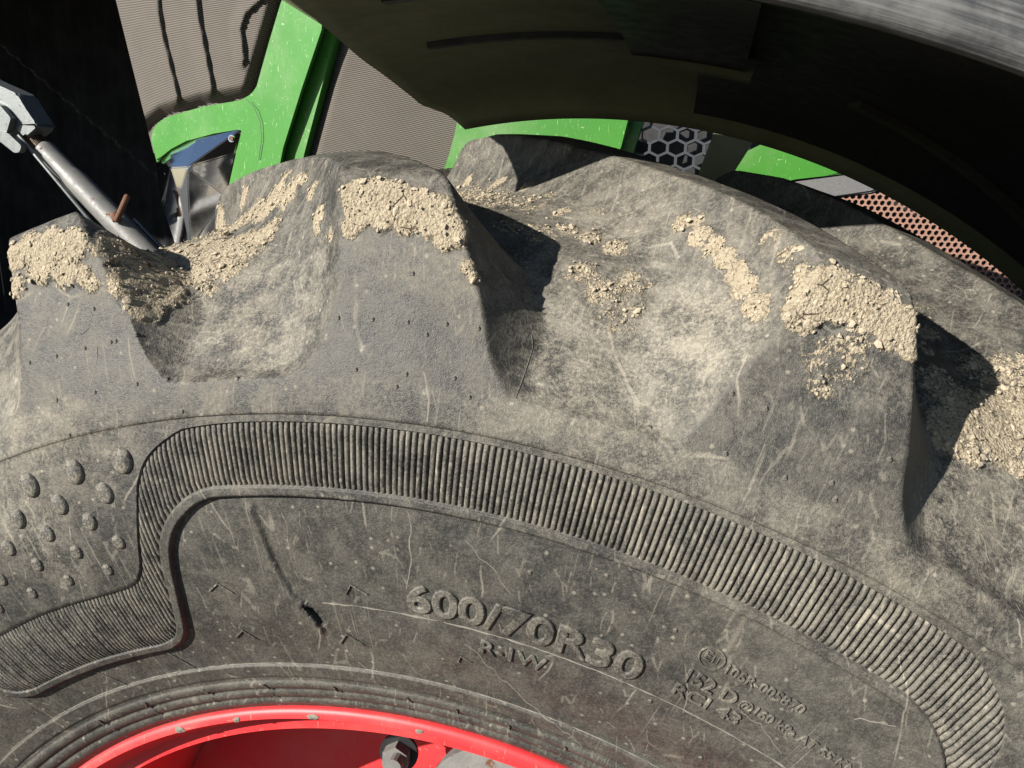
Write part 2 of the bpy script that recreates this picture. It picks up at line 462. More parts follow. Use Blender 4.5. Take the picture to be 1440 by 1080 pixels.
seg(.6222 + 0 * TH, .6234 + 0 * TH, 2, 1, 3, 'shline')
seg(.6234 + 0 * TH, .643 + 0 * TH, 12, 3, 3, 'shoulder')
seg(.643 + 0 * TH, .742 + 0 * TH, 76, 3, 3, 'lugface')
NS = len(rows_r)
Rr = np.array(rows_r)                          # NS x NC
hl = {0: -1.0, 1: 0.0, 2: -2.0, 3: 3.0}
Hs = np.zeros((NS, NC))
for j in range(NS):
    r = Rr[j]; a, b, s = rows_h[j]
    lev = lambda k: (-panel_off(r) if k == 0 else 0 * r if k == 1 else 0 * r - BAND if k == 2 else 0 * r + .0012)
    Hs[j] = lev(a) * (1 - s) + lev(b) * s
    if tags[j] in ('bead',):
        Hs[j] += .0021 * np.abs(np.sin(np.pi * (r - .4075) / .0088)) ** 0.7 * sstep(.4065, .409, r) * (1 - sstep(.432, .436, r)) + .0010 * sstep(.436, .438, r)
    if tags[j] in ('bead', 'beadline'):
        Hs[j] += .0006
# fold and torn gash on the lettering panel
def polydist(th, r, pts):
    """distance (m) and side to a polyline given in (deg, r)"""
    X = np.radians(th) * .52; Y = r
    best = np.full(np.shape(X), 9.); side = np.zeros(np.shape(X)); along = np.zeros(np.shape(X)); acc = 0
    P = [(math.radians(a) * .52, b) for a, b in pts]
    tot = sum(math.hypot(P[i+1][0]-P[i][0], P[i+1][1]-P[i][1]) for i in range(len(P)-1))
    for i in range(len(P) - 1):
        (x0, y0), (x1, y1) = P[i], P[i + 1]; dx, dy = x1 - x0, y1 - y0; L = math.hypot(dx, dy)
        t = np.clip(((X - x0) * dx + (Y - y0) * dy) / L / L, 0, 1)
        d = np.hypot(X - x0 - t * dx, Y - y0 - t * dy)
        s = ((X - x0) * dy - (Y - y0) * dx) / L
        u = d < best
        best = np.where(u, d, best); side = np.where(u, s, side); along = np.where(u, (acc + t * L) / tot, along); acc += L
    return best, side, along
FOLD = [(-8.2, .5700), (-7.85, .5523), (-7.46, .5270), (-6.87, .5092), (-6.05, .5000), (-5.5, .4880), (-5.35, .4740)]
GASH = [(-6.1, .4995), (-5.75, .4965), (-5.42, .4925), (-5.22, .4880)]
jp = [j for j in range(NS) if tags[j] == 'panel']
THg = np.broadcast_to(TH, (NS, NC))
cs = (TH > -12) & (TH < -2)
sub = np.ix_(jp, np.where(cs)[0])
tsub, rsub = THg[sub], Rr[sub]
d_, s_d, al = polydist(tsub, rsub, FOLD)
env = sstep(0, .06, al) * (1 - sstep(.93, 1, al))
ridge = np.where(s_d > 0, np.exp(-(d_ / .0030) ** 2), np.exp(-(d_ / .0019) ** 2))
Hs[sub] += .0016 * ridge * env - .0008 * np.exp(-((s_d + .0034) / .0018) ** 2) * env * (d_ < .02)
d2, s2, al2 = polydist(tsub, rsub, GASH)
nz = vnoise(np.stack([tsub * 6, rsub * 900, 0 * rsub], -1), 5)
Hs[sub] -= .009 * np.clip(1 - d2 / (.0007 + .0016 * nz * np.sin(np.pi * np.clip(al2, 0, 1))), 0, 1) ** 0.6
Hs[sub] += .0016 * np.exp(-((d2 - .0035) / .0014) ** 2) * nz

# envelope (E) and valley (B) for all rows, in (y, r)
Ey = -(YE(Rr) + Hs); Er = Rr.copy()
By = Ey.copy(); Br = Er.copy()
Mk = np.ones((NS, NC))
FARB_y = pchip([.643, .6452, .66, .69, .72, .742], [-.2961, -.2900, -.2775, -.2580, -.2430, -.2310])
FARB_r = pchip([.643, .66, .69, .72, .742], [.643, .656, .674, .690, .701])

def lugs_rel(th, off):
    x = (th - off + 9) % 18 - 9
    k = np.round((th - off - x) / 18)
    return x, k
def per_lug(k):     # 0..1 variation between lug outline A and B
    kk = (k % 20).astype(int)
    tab = np.array([0.0, 1.0, .55, .3, .8, .2, .6, .9, .1, .5, .7, .3, .9, .2, .6, .4, .8, .1, .5, .2])
    return tab[kk]

def near_mask_side(th, r):
    out = 0
    for dk in (-1, 0, 1):
        x, k = lugs_rel(th, 0)
        xx = x - 18 * dk; w = per_lug(k + dk)
        Lc = L_A(r) * (1 - w) + L_B(r) * w
        m = lug_mask(xx, Lc, R_S(r), 6.3 * sstep(.60, .72, r) + .6, 1.3 + 1.6 * sstep(.645, .70, r))
        out = m if dk == -1 else np.maximum(out, m)
    return out

def crown_mask(th, y, off, sign, n0=.030, n1=.075):
    yy = y * sign
    out = 0
    for dk in (-1, 0, 1, 2):
        x, k = lugs_rel(th, off)
        xx = x - 18 * dk; w = per_lug(k + dk)
        Lc = L_CA(yy) * (1 - w) + L_CB(yy) * w
        # keep rounding of the lug's inner nose
        nose = 1 - sstep(n0, n1, yy)
        m = lug_mask(xx, Lc, R_C(yy), 6.9 - 3.4 * sstep(-.16, .03, yy), 2.9 + 2.0 * sstep(-.12, 0, yy))
        m = m * nose
        out = m if dk == -1 else np.maximum(out, m)
    return out

jl = [j for j in range(NS) if tags[j] == 'lugface']
Mk[jl] = near_mask_side(THg[jl], Rr[jl])
By[jl] = FARB_y(Rr[jl]); Br[jl] = FARB_r(Rr[jl])

# crown rows
yc = np.concatenate([np.linspace(-.2695, -.255, 12)[1:], np.arange(-.2535, .06, .0021), np.arange(.06, .255, .005), np.linspace(.255, .2695, 8)])
NCR = len(yc)
Yc = np.repeat(yc[:, None], NC, 1); THc = np.broadcast_to(TH, (NCR, NC))
Ecr = RE(Yc)
sc = pchip([0, .1, .2, .2695], [0, .098, .186, .231])
Bcy = np.sign(Yc) * sc(np.abs(Yc))
Bcr = pchip([0, .1, .15, .186, .212, .231], [.7360, .7335, .7280, .7212, .7125, .7010])(np.abs(Bcy))
mn_ = crown_mask(THc, Yc, 0, 1); mf_ = crown_mask(THc, Yc, 14, -1, -.085, -.035)
Mc = 1 - (1 - mn_) * (1 - mf_)

# far sidewall, coarse
rf = np.linspace(.742, .398, 48)[1:]
Rf = np.repeat(rf[:, None], NC, 1); THf = np.broadcast_to(TH, (len(rf), NC))
Eyf = YE(Rf); Byf = Eyf.copy(); Brf = Rf.copy()
hi = Rf > .643
Byf = np.where(hi, -FARB_y(Rf), Byf); Brf = np.where(hi, FARB_r(Rf), Brf)
xo = near_mask_side(THf - 14, Rf)
Mf = np.where(hi, xo, 1.0)

Y2 = np.concatenate([By + Mk * (Ey - By), Bcy + Mc * (Yc - Bcy), Byf + Mf * (Eyf - Byf)])
R2 = np.concatenate([Br + Mk * (Er - Br), Bcr + Mc * (Ecr - Bcr), Brf + Mf * (Rf - Brf)])
MK = np.concatenate([Mk, Mc, Mf])
NR = len(Y2); TA = np.radians(np.broadcast_to(TH, (NR, NC)))
NEARM = np.concatenate([Mk, mn_, 0 * Mf]); FARM = np.concatenate([0 * Mk, mf_, np.where(hi, xo, 0)])
TT = np.broadcast_to(TH, (NR, NC))

def xyz(Y, Rad): return np.stack([Rad * np.sin(TA), Y, Rad * np.cos(TA)], -1)
P = xyz(Y2, R2)

def grid_normals(P):
    du = np.empty_like(P); dv = np.empty_like(P)
    du[:, 1:-1] = P[:, 2:] - P[:, :-2]; du[:, 0] = P[:, 1] - P[:, -1]; du[:, -1] = P[:, 0] - P[:, -2]
    dv[1:-1] = P[2:] - P[:-2]; dv[0] = P[1] - P[0]; dv[-1] = P[-1] - P[-2]
    n = np.cross(du, dv); n /= np.linalg.norm(n, axis=-1, keepdims=True) + 1e-12
    return n
NRM = grid_normals(P)
if (NRM[NS // 2, NC // 2, 1]) > 0: NRM = -NRM; FLIP = True
else: FLIP = False

# ---- picking a point of the real surface under a photo pixel
vis = (TT > -46) & (TT < 46)
facing = ((CAM - P) * NRM).sum(-1) > 0
vi = np.argwhere(vis & facing)
PV = P[vi[:, 0], vi[:, 1]]
dd = PV - CAM; zz = dd @ CF
PXV = 720 + FPX * (dd @ CR) / zz; PYV = 540 - FPX * (dd @ CU) / zz
def pick(px, py, tol=6):
    d = np.hypot(PXV - px, PYV - py)
    ok = np.where(d < tol)[0]
    if len(ok) == 0: return None
    near = ok[zz[ok] < zz[ok].min() + .03]
    i = near[d[near].argmin()]
    return vi[i]

# ---- mud and dust, as attributes of the surface
MUD = np.zeros((NR, NC)); DUS = np.zeros((NR, NC))
def blob(F, px, py, rad, amt):
    ij = pick(px, py)
    if ij is None: return
    c = P[ij[0], ij[1]]
    w = np.degrees(rad * 2.2 / .6)
    ci = np.where(np.abs(TH - TH[ij[1]]) < w + .2)[0]
    if len(ci) == 0: return
    q = P[:, ci] - c
    d = np.sqrt((q ** 2).sum(-1)) / rad
    F[:, ci] = np.maximum(F[:, ci], amt * (1 - sstep(.35, 1.25, d)))
MUDB = [  # photo pixel, radius in metres, amount
 (25,360,.013,1),(45,350,.014,1),(75,345,.014,1),(105,345,.013,1),(60,375,.014,1),(95,380,.013,1),(120,390,.009,.8),(25,400,.010,.8),(130,400,.008,.7),
 (205,345,0.020,1.08),(235,335,0.022,1.18),(270,328,0.025,1.18),(310,318,0.025,1.18),(345,305,0.025,1.13),(250,365,0.022,1.18),(290,355,0.025,1.18),(330,345,0.025,1.08),(380,290,0.022,1.03),(205,430,0.015,1.08),(215,390,0.020,1.08),(230,410,0.018,0.98),(190,400,0.018,0.98),(280,385,0.020,0.88),(320,375,0.020,0.78),(370,330,0.022,0.83),(410,270,0.020,0.83),(345,280,0.015,0.93),(160,350,0.018,0.78),(400,255,.014,.8),(330,320,.02,.9),(300,335,.02,.9),(260,350,.02,1.0),(360,300,.018,.9),(385,275,.015,.8),(230,350,.02,.9),(350,350,.02,.7),(300,400,.016,.6),
 (500,275,.011,1),(530,275,.012,1),(560,280,.012,1),(590,290,.012,1),(620,295,.011,1),(505,300,.012,1),(540,300,.013,1),(575,305,.013,1),(610,315,.012,1),(640,320,.011,1),(495,320,.008,.9),(625,335,.010,.9),(645,335,.007,.9),(450,305,.009,.9),(447,320,.007,.9),(440,270,.010,.8),(430,255,.008,.7),(657,375,.006,.8),(665,390,.005,.8),(465,330,.006,.7),
 (660,255,.010,.75),(700,258,.012,.85),(740,262,.010,.75),(775,275,.008,.7),(690,275,.01,.7),(720,320,.02,.50),(760,330,.02,.55),(800,325,.012,.65),(830,335,.012,.7),(865,350,.012,.65),(790,300,.010,.6),(820,385,.014,.65),(850,410,.016,.62),(890,400,.016,.55),(880,440,.02,.5),(840,300,.01,.5),
 (960,315,.010,.7),(985,335,.010,.85),(1005,345,.010,.8),(1020,365,.009,.95),(1038,385,.009,1),(1050,405,.010,1),(1060,428,.010,.9),(1065,440,.008,.8),(985,310,.008,.6),(1085,335,.010,.6),(1110,360,.010,.65),(1130,385,.009,.7),
 (1150,395,.011,1),(1180,400,.012,1),(1215,415,.012,1),(1250,435,.012,1),(1280,450,.011,1),(1300,470,.009,1),(1300,490,.008,.9),(1130,415,.010,.9),(1150,430,.011,1),(1180,430,.012,1),(1220,445,.012,1),(1255,465,.012,1),(1285,485,.010,1),(1115,440,.010,.8),(1130,450,.010,.8),(1160,500,.016,.5),(1190,520,.014,.5),(1150,540,.014,.5),(1200,480,.012,.55),
 (1320,540,.02,.7),(1345,560,.018,.75),(1330,600,.018,.85),(1365,590,.02,.95),(1400,580,.02,.95),(1430,570,.02,.9),(1400,620,.018,.85),(1436,610,.02,.9),(1440,650,.016,.7),(1360,630,.016,.65),(1380,520,.02,.6),(1420,520,.02,.6),
]
for b_ in MUDB: blob(MUD, *b_)
# generic mud on the lug ends that the photograph does not show
gen = ((TT > 27) & (TT < 319))
rad_s = np.concatenate([Rr, np.full((NCR + len(rf), NC), .742)])
gm = .95 * sstep(.700, .722, rad_s) * (np.arange(NR)[:, None] < NS + 8)
MUD = np.where(gen & (TT > 46), np.maximum(MUD, gm * sstep(.3, .7, MK)), MUD)
# valley floors always hold some soil towards the crown
valley = (1 - MK)
inner = np.concatenate([np.zeros((NS, NC)), sstep(-.24, -.12, Yc), np.ones((len(rf), NC)) * .5])
MUD = np.maximum(MUD, .55 * valley ** 2 * inner)
DUSB = [(20,600,.05,.40),(60,560,.04,.30),(120,520,.03,.22),(40,740,.035,.35),(20,690,.03,.30),(90,790,.025,.2),(150,620,.03,.18),(300,430,.04,.30),(370,480,.035,.30),(250,480,.03,.28),(420,440,.03,.3),
 (450,350,.02,.25),(560,380,.03,.22),(640,400,.02,.25),(980,470,.045,.55),(940,520,.04,.45),(1020,540,.03,.4),(860,560,.05,.32),(780,560,.04,.25),(920,620,.035,.30),(870,480,.05,.3),(800,480,.04,.22),
 (1000,600,.03,.3),(1180,620,.04,.15),(1350,680,.05,.25),(1420,720,.05,.25),(1100,760,.04,.15),(960,640,.03,.25),(330,560,.03,.15),(520,520,.03,.1),(700,600,.03,.18),(1300,760,.04,.2),(380,240,.03,.1),(360,400,.03,.25),(900,300,.04,.14),(1000,400,.03,.2)]
for b_ in DUSB: blob(DUS, b_[0], b_[1], b_[2], b_[3] * .9)
DUS = DUS * (.35 + .65 * np.maximum(sstep(0, .08, 1 - MK), 1 - sstep(.643, .65, np.concatenate([Rr, np.full((NCR + len(rf), NC), .742)]))))
base = np.full((NR, NC), .40)
face = (rad_s > .643) * sstep(.9, 1, MK) * (np.arange(NR)[:, None] < NS)
base += .06 * (rad_s > .6237)
fn = fbm(P, 26, 4, 51)
base += face * (.20 * sstep(.690, .700, rad_s + (fn - .5) * .06) - .15)
base -= .10 * ((rad_s < .575))
base += .17 * valley * (np.arange(NR)[:, None] >= NS - 76)
crown_top = np.concatenate([np.zeros((NS, NC)), np.ones((NCR, NC)), np.zeros((len(rf), NC))])
base += .06 * crown_top * MK
base -= .14 * crown_top * (1 - MK) * sstep(.02, .5, MK) * 1.0
DUS = base + DUS
# gash stays dark
DUS[sub] -= .3 * np.exp(-(d2 / .003) ** 2)
# gently uneven rubber and caked thickness
nse = fbm(P, 14, 3, 3) - .5
nfi = fbm(P, 90, 4, 11)
mudh = sstep(.40, .75, MUD + (fbm(P, 150, 3, 31) - .5) * .9)
disp = .0022 * nse * np.concatenate([sstep(.62, .66, Rr), np.ones((NCR + len(rf), NC))]) + mudh * (.0006 + .0030 * np.clip(nfi - .25, 0, 1))
P = P + NRM * disp[..., None]
NRM = grid_normals(P)
if FLIP: NRM = -NRM
FLOW = np.stack([TA * .62, np.concatenate([Rr, .742 + (Yc + .2695), 1.3 + (0.742 - Rf)]), 0 * TA], -1)

# ------------------------------------------------------------------ wheel: tyre and its lugs
WLOC = (0, 0, GROUND)
wheel = thing('front_wheel', WLOC, 'dusty black tractor front wheel with muddy lugs and red rim', 'wheel')
VALL = P.reshape(-1, 3); NALL = NRM.reshape(-1, 3); FL = FLOW.reshape(-1, 3); MU = MUD.ravel(); DU = DUS.ravel()
jj, ii = np.meshgrid(np.arange(NR - 1), np.arange(NC), indexing='ij')
i2 = (ii + 1) % NC
Q = np.stack([jj * NC + ii, jj * NC + i2, (jj + 1) * NC + i2, (jj + 1) * NC + ii], -1).reshape(-1, 4)
if FLIP: Q = Q[:, ::-1]
rowok = np.concatenate([np.array([t == 'lugface' for t in tags]), np.ones(NCR, bool), rf > .655])
nearf = NEARM * rowok[:, None]; farf = FARM * rowok[:, None]
nm = nearf.ravel()[Q].mean(1); fm = farf.ravel()[Q].mean(1)
# lug number of every face (by the lug's centre line)
cen_s = np.concatenate([(L_A(Rr) + R_S(Rr)) / 2, (L_CA(Yc) + R_C(Yc)) / 2, np.zeros(Rf.shape)])
kn = np.round((TT - cen_s) / 18).astype(int) % 20
cen_f = np.concatenate([np.zeros(Rr.shape), (L_CA(-Yc) + R_C(-Yc)) / 2, (L_A(Rf) + R_S(Rf)) / 2])
kf = np.round((TT - 14 - cen_f) / 18).astype(int) % 20
q0 = Q[:, 0]
lugid = np.full(len(Q), -1)
lugid = np.where((nm > .30) & (nm >= fm), kn.ravel()[q0], lugid)
lugid = np.where((fm > .30) & (fm > nm), 20 + kf.ravel()[q0], lugid)
def sub_mesh(name, sel, parent, root=None):
    f = Q[sel]; u, inv = np.unique(f, return_inverse=True)
    return mesh_np(name, VALL[u], inv.reshape(f.shape), M_RUB, parent, root, normals=NALL[u],
                   attrs={'mud': ('FLOAT', MU[u]), 'dust': ('FLOAT', DU[u]), 'flow': ('FLOAT_VECTOR', FL[u])})
tyre = sub_mesh('tyre', lugid < 0, wheel, WLOC)
tyre['label'] = 'dusty black agricultural tyre with ribbed sidewall band'
for k in range(40):
    s = lugid == k
    if s.sum() > 50: sub_mesh('lug', s, tyre)

# ribs of the sidewall band: too fine to pick apart, one part
ribs_th = np.arange(-180, 180, .3333)
V = []; F = []
prof = [(-.138, -.0002), (-.128, .0011), (-.07, .0022), (.07, .0022), (.128, .0011), (.138, -.0002)]
for th in ribs_th:
    jit = rng.normal(0, .0025); hh = 1 + rng.normal(0, .08)
    n = 9; b0 = len(V)
    for s in range(n):
        for (dx, h) in prof:
            t_ = th + dx + jit
            u = U(t_); r0 = float(BL(u)) + .0006; r1 = float(BH(u)) - .0006
            tt = s / (n - 1); r = r0 + (r1 - r0) * tt
            e = min(tt, 1 - tt) * (r1 - r0) / .0018
            V.append((t_, r, -BAND + h * hh * min(1, e + .35)))
    m = len(prof)
    for s in range(n - 1):
        for k in range(m - 1):
            a = b0 + s * m + k
            F.append((a, a + 1, a + m + 1, a + m))
V = np.array(V)
o = mesh_np('rib_band', swall(V[:, 0], V[:, 1], V[:, 2]), np.array(F)[:, ::-1] if not FLIP else np.array(F), M_RIB, tyre)
bmt = bmesh.new(); bmt.from_mesh(o.data); bmesh.ops.recalc_face_normals(bmt, faces=bmt.faces)
f0 = bmt.faces[0] if False else None
bmt.free()
o['kind'] = 'stuff'; o['label'] = 'band of fine radial ribs running round the sidewall'

def dome_mesh(name, rx, ry, h, seg=14, rings=5):
    V = [(0, 0, h)]; F = []
    for i in range(1, rings + 1):
        a = math.pi / 2 * i / rings
        for k in range(seg):
            b = 2 * math.pi * k / seg
            V.append((rx * math.sin(a) * math.cos(b), ry * math.sin(a) * math.sin(b), h * math.cos(a) - (.0008 if i == rings else 0)))
    for k in range(seg): F.append((0, 1 + k, 1 + (k + 1) % seg))
    me = bpy.data.meshes.new(name)
    for i in range(rings - 1):
        for k in range(seg):
            a = 1 + i * seg; F.append((a + k, a + seg + k, a + seg + (k + 1) % seg, a + (k + 1) % seg))
    me.from_pydata(V, [], F); me.polygons.foreach_set('use_smooth', np.ones(len(F), bool)); me.update()
    return me
def side_frame(th, r, h=0.0):
    p = swall(np.array(th, float), np.array(r, float), h)
    a = R(th)
    et = Vector((math.cos(a), 0, -math.sin(a)))
    dr = .002; p2 = swall(np.array(th, float), np.array(r + dr, float), h)
    er = Vector(p2 - p).normalized(); nz_ = er.cross(et) 
    nz_ = et.cross(er)
    if nz_.y > 0: nz_ = -nz_
    return Matrix(((et.x, er.x, nz_.x, p[0]), (et.y, er.y, nz_.y, p[1]), (et.z, er.z, nz_.z, p[2]), (0, 0, 0, 1)))

# round blisters above the low part of the band: a diamond lattice, smaller towards the axle
for (rr, th0, size) in ((.603, -15.5, .0078), (.586, -17.45, .0066), (.571, -19.3, .0056), (.5543, -17.85, .0047), (.538, -19.75, .0040)):
    me = dome_mesh('blister', size * .92, size * 1.08, size * .50)
    me.materials.append(M_NUB)
    for k in range(6):
        th = th0 - 3.53 * k
        if th < -38.5 - (.603 - rr) * 20: continue
        o = link(bpy.data.objects.new('blister', me), tyre); o.matrix_local = side_frame(th, rr) @ Matrix.Rotation(R(rng.uniform(-15, 15)), 4, 'Z')

# raised lines on the sidewall
def ridge_line(name, pts, w, h, mat, off=0.0, jitter=0.0, taper=True):
    """pts: (deg, radius, level)"""
    V = []; F = []
    n = len(pts)
    Pw = [swall(np.array(float(a)), np.array(float(r)), lv) for a, r, lv in pts]
    for i in range(n):
        d = Pw[min(i + 1, n - 1)] - Pw[max(i - 1, 0)]
        t_ = np.array([d[0], 0, d[2]]); t_ /= np.linalg.norm(t_) + 1e-9
        sd = np.array([-t_[2], 0, t_[0]])
        k = (1 if not taper else min(1, .35 + 2 * min(i, n - 1 - i) / max(1, n - 1))) * (1 + rng.normal(0, jitter))
        for s, hh in ((-.5, -.0006), (-.28, h), (.28, h), (.5, -.0006)):
            V.append(Pw[i] + sd * s * w * k + np.array([0, -hh * (k if hh > 0 else 1), 0]))
    for i in range(n - 1):
        for k in range(3):
            a = 4 * i + k; F.append((a, a + 1, a + 5, a + 4))
    return mesh_np(name, V, F, mat, tyre, smooth=False)
lvl = lambda r: -float(panel_off(np.array(r)))
for (a, b, c) in (((-13.1, .5115), (-12.2, .5165), (-11.3, .509)), ((-13.0, .4738), (-12.0, .4797), (-11.2, .4712)), ((-2.78, .5115), (-2.26, .5192), (-1.2, .5135)),
                  ((-4.2, .4715), (-3.4, .4806), (-2.25, .4728)), ((5.0, .4740), (5.22, .4802), (5.98, .4772))):
    ridge_line('chevron_mark', [(x, r, lvl(r)) for x, r in (a, ((a[0]+b[0])/2, (a[1]+b[1])/2), b, ((b[0]+c[0])/2, (b[1]+c[1])/2), c)], .0014, .0011, M_RUB2, taper=False)
ridge_line('mould_line', [(t_, .5033 + rng.normal(0, .00012), lvl(.5033)) for t_ in np.arange(-4.6, 44, .4)], .0009, .0004, M_SCR, jitter=.45, taper=False)
ridge_line('mould_line', [(t_, .4490, lvl(.449) ) for t_ in np.arange(-44, 44, .5)], .0007, .0003, M_SCR, jitter=.45, taper=False)
# vent ticks across the bead
for (t0, n_) in ((-6.2, 1), (.48, 1), (5.0, 1), (9.45, 1), (14.2, 1), (19.5, 1), (-12.9, 1), (-19.4, 1), (-26.5, 1), (-32.7, 1)):
    ridge_line('vent_tick', [(t0 + .05, r, lvl(r) * .9) for r in (.446, .442, .438)], .0015, .0009, M_RUB2, taper=False)
    for r in (.4285, .4195, .4105):
        ridge_line('vent_tick', [(t0 + rng.normal(0, .1), r + dr_, .0012) for dr_ in (.0024, 0, -.0024)], .0014, .0008, M_RUB2, taper=False)
for t0 in (-19.6, -27.5, -35.5):
    ridge_line('vent_tick', [(t0 + d, r, lvl(r)) for d, r in ((-.6, .4690), (.1, .459), (.75, .4495))], .0011, .0008, M_RUB2, taper=False)

# hairline scratches with dust in them (photo pixels -> surface)
def surf_strip(name, pts, w, mat, parent, lift=.0003, n=None):
    """thin raised strip that follows the real surface through the picked points"""
    ij = [pick(*p) for p in pts]
    ij = [q for q in ij if q is not None]
    if len(ij) < 2: return
    C = np.array([P[a, b] for a, b in ij]); Nn = np.array([NRM[a, b] for a, b in ij])
    V = []; F = []
    for i in range(len(C)):
        d = C[min(i + 1, len(C) - 1)] - C[max(i - 1, 0)]; d /= np.linalg.norm(d) + 1e-9
        sd = np.cross(d, Nn[i]); k = .5 + .5 * math.sin(math.pi * (i + .5) / len(C)); k *= rng.uniform(.6, 1.3)
        V += [C[i] - sd * w * k / 2 - Nn[i] * .0004, C[i] + Nn[i] * lift, C[i] + sd * w * k / 2 - Nn[i] * .0004]
    for i in range(len(C) - 1):
        a = 3 * i; F += [(a, a + 1, a + 4, a + 3), (a + 1, a + 2, a + 5, a + 4)]
    return mesh_np(name, V, F, mat, parent)
def px_line(pts, step=9, jit=1.2):
    out = []
    for (x0, y0), (x1, y1) in zip(pts[:-1], pts[1:]):
        n = max(1, int(math.hypot(x1 - x0, y1 - y0) / step))
        for i in range(n): out.append((x0 + (x1 - x0) * i / n + rng.normal(0, jit), y0 + (y1 - y0) * i / n + rng.normal(0, jit)))
    out.append(pts[-1]); return out
for pts, w in (([(748, 470), (744, 510), (730, 550), (706, 588)], .0011), ([(650, 895), (700, 950), (770, 1010), (820, 1050)], .0010), ([(390, 705), (405, 745), (410, 790), (425, 820)], .0008),
               ([(138, 490), (128, 545), (100, 600), (82, 640)], .0009), ([(122, 465), (85, 505)], .0009), ([(655, 760), (690, 800), (720, 835)], .0008), ([(1378, 560 + 190), (1390, 790)], .0014),
               ([(1430, 850), (1436, 910)], .002), ([(650, 575), (645, 600)], .0010), ([(1040, 1000), (1070, 1020), (1100, 1060)], .0008), ([(575, 720), (578, 780), (572, 830)], .0016),
               ([(1200, 1010), (1260, 1020)], .0016), ([(985, 345), (1050, 430)], .0007), ([(480, 440), (486, 470)], .0012), ([(596, 520), (605, 560), (600, 595)], .003)):
    surf_strip('scratch', px_line(pts), w, M_SCR, tyre)

# small vent nubs on the lug ends
nub = dome_mesh('vent_nub', .0015, .0015, .0009, 8, 3); nub.materials.append(M_NUB)
for px, py in ((96,427),(132,434),(162,478),(155,480),(119,488),(190,469),(80,500),(192,538),(235,532),(42,510),(79,563),(133,553),(190,539),(98,612),(255,578),(333,533),(475,445),(524,449),(572,454),(626,457),(672,462),
               (500,520),(570,527),(638,533),(576,383),(556,543),(1028,552),(1252,645),(1020,637),(1103,670),(913,600),(1175,703),(1078,574),(1170,680),(600,472),(660,560),(580,385),(745,806),(915,985),(985,1065),(950,885)):
    ij = pick(px, py)
    if ij is None: continue
    p = P[ij[0], ij[1]]; n_ = Vector(NRM[ij[0], ij[1]])
    o = link(bpy.data.objects.new('vent_nub', nub), tyre)
    o.matrix_local = Matrix.Translation(p) @ n_.to_track_quat('Z', 'Y').to_matrix().to_4x4()

# caked soil crumbs
w_ = np.where((MUD > .30) & vis, mudh * (.25 + np.exp(-((MUD - .6) / .18) ** 2)), 0).ravel()
dA = np.gradient(TH)                                  # keep the scatter even over the graded grid
rowd = np.linalg.norm(np.gradient(P, axis=0), axis=-1)
w_ = w_ * (np.broadcast_to(dA, (NR, NC)) * rowd).ravel() * (facing.ravel() * .85 + .15)
cum = np.cumsum(w_); idx = np.searchsorted(cum, rng.random(15000) * cum[-1])
ico = bmesh.new(); bmesh.ops.create_icosphere(ico, subdivisions=1, radius=1)
iv = np.array([v.co[:] for v in ico.verts]); ifc = np.array([[v.index for v in f.verts] for f in ico.faces]); ico.free()
Vc = []; Fc = []
for n_, id_ in enumerate(idx):
    s = float(np.clip(rng.lognormal(math.log(.00055), .55), .00025, .0022))
    v = iv * (s * rng.uniform(.6, 1.3, (len(iv), 1))) * np.array([rng.uniform(.7, 1.4), rng.uniform(.7, 1.4), rng.uniform(.3, .7)])
    a = rng.uniform(0, 6.28); ca, sa = math.cos(a), math.sin(a)
    v = v @ np.array([[ca, -sa, 0], [sa, ca, 0], [0, 0, 1]])
    nn = NALL[id_]; q = Vector(nn).to_track_quat('Z', 'Y').to_matrix()
    v = v @ np.array(q).T + VALL[id_] + rng.normal(0, .0006, 3) + nn * s * .2
    Vc.append(v); Fc.append(ifc + n_ * len(iv))
o = mesh_np('dried_mud', np.concatenate(Vc), np.concatenate(Fc), M_MUD, tyre, smooth=False)
o['kind'] = 'stuff'; o['label'] = 'crumbs of pale dried mud caked on lugs'

# ------------------------------------------------------------------ raised lettering
def lettering(body, th0, th1, rbase, cap, raise_=.0011, bold=.0):
    cu = bpy.data.curves.new('lettering', 'FONT'); cu.body = body; cu.size = 1.0; cu.extrude = 0.05; cu.bevel_depth = 0.03; cu.bevel_resolution = 0; cu.offset = bold
    cu.resolution_u = 4
    ob = bpy.data.objects.new('lettering', cu); scene.collection.objects.link(ob)
    dg = bpy.context.evaluated_depsgraph_get()
    me = bpy.data.meshes.new_from_object(ob.evaluated_get(dg))
    bpy.data.objects.remove(ob); bpy.data.curves.remove(cu)
    n = len(me.vertices); co = np.empty(n * 3, np.float32); me.vertices.foreach_get('co', co); co = co.reshape(-1, 3).astype(float)
    x0, x1 = co[:, 0].min(), co[:, 0].max(); y1 = 0.70
    z0, z1 = co[:, 2].min(), co[:, 2].max()
    th = th0 + (th1 - th0) * (co[:, 0] - x0) / (x1 - x0)
    r = rbase + cap * co[:, 1] / y1
    h = -panel_off(r) + np.where(co[:, 2] > (z0 + z1) / 2, 0, -1) * .001 + raise_ * np.clip((co[:, 2] - (z0 + z1) / 2) / ((z1 - z0) / 2), 0, 1)
    W = swall(th, r, h)
    me.vertices.foreach_set('co', W.astype(np.float32).ravel())
    me.name = 'lettering'; me.materials.clear(); me.materials.append(M_RUB2); me.update()
    o = link(bpy.data.objects.new('lettering', me), tyre)
    o['label'] = 'raised lettering ' + body
    return o
lettering('600/70R30', 1.5, 16.75, .5075, .0182, .0015, .010)
lettering('R-1W', 6.6, 11.15, .4880, .0098, .0014)
lettering('106R-005870', 20.65, 25.25, .5385, .0062, .0010)
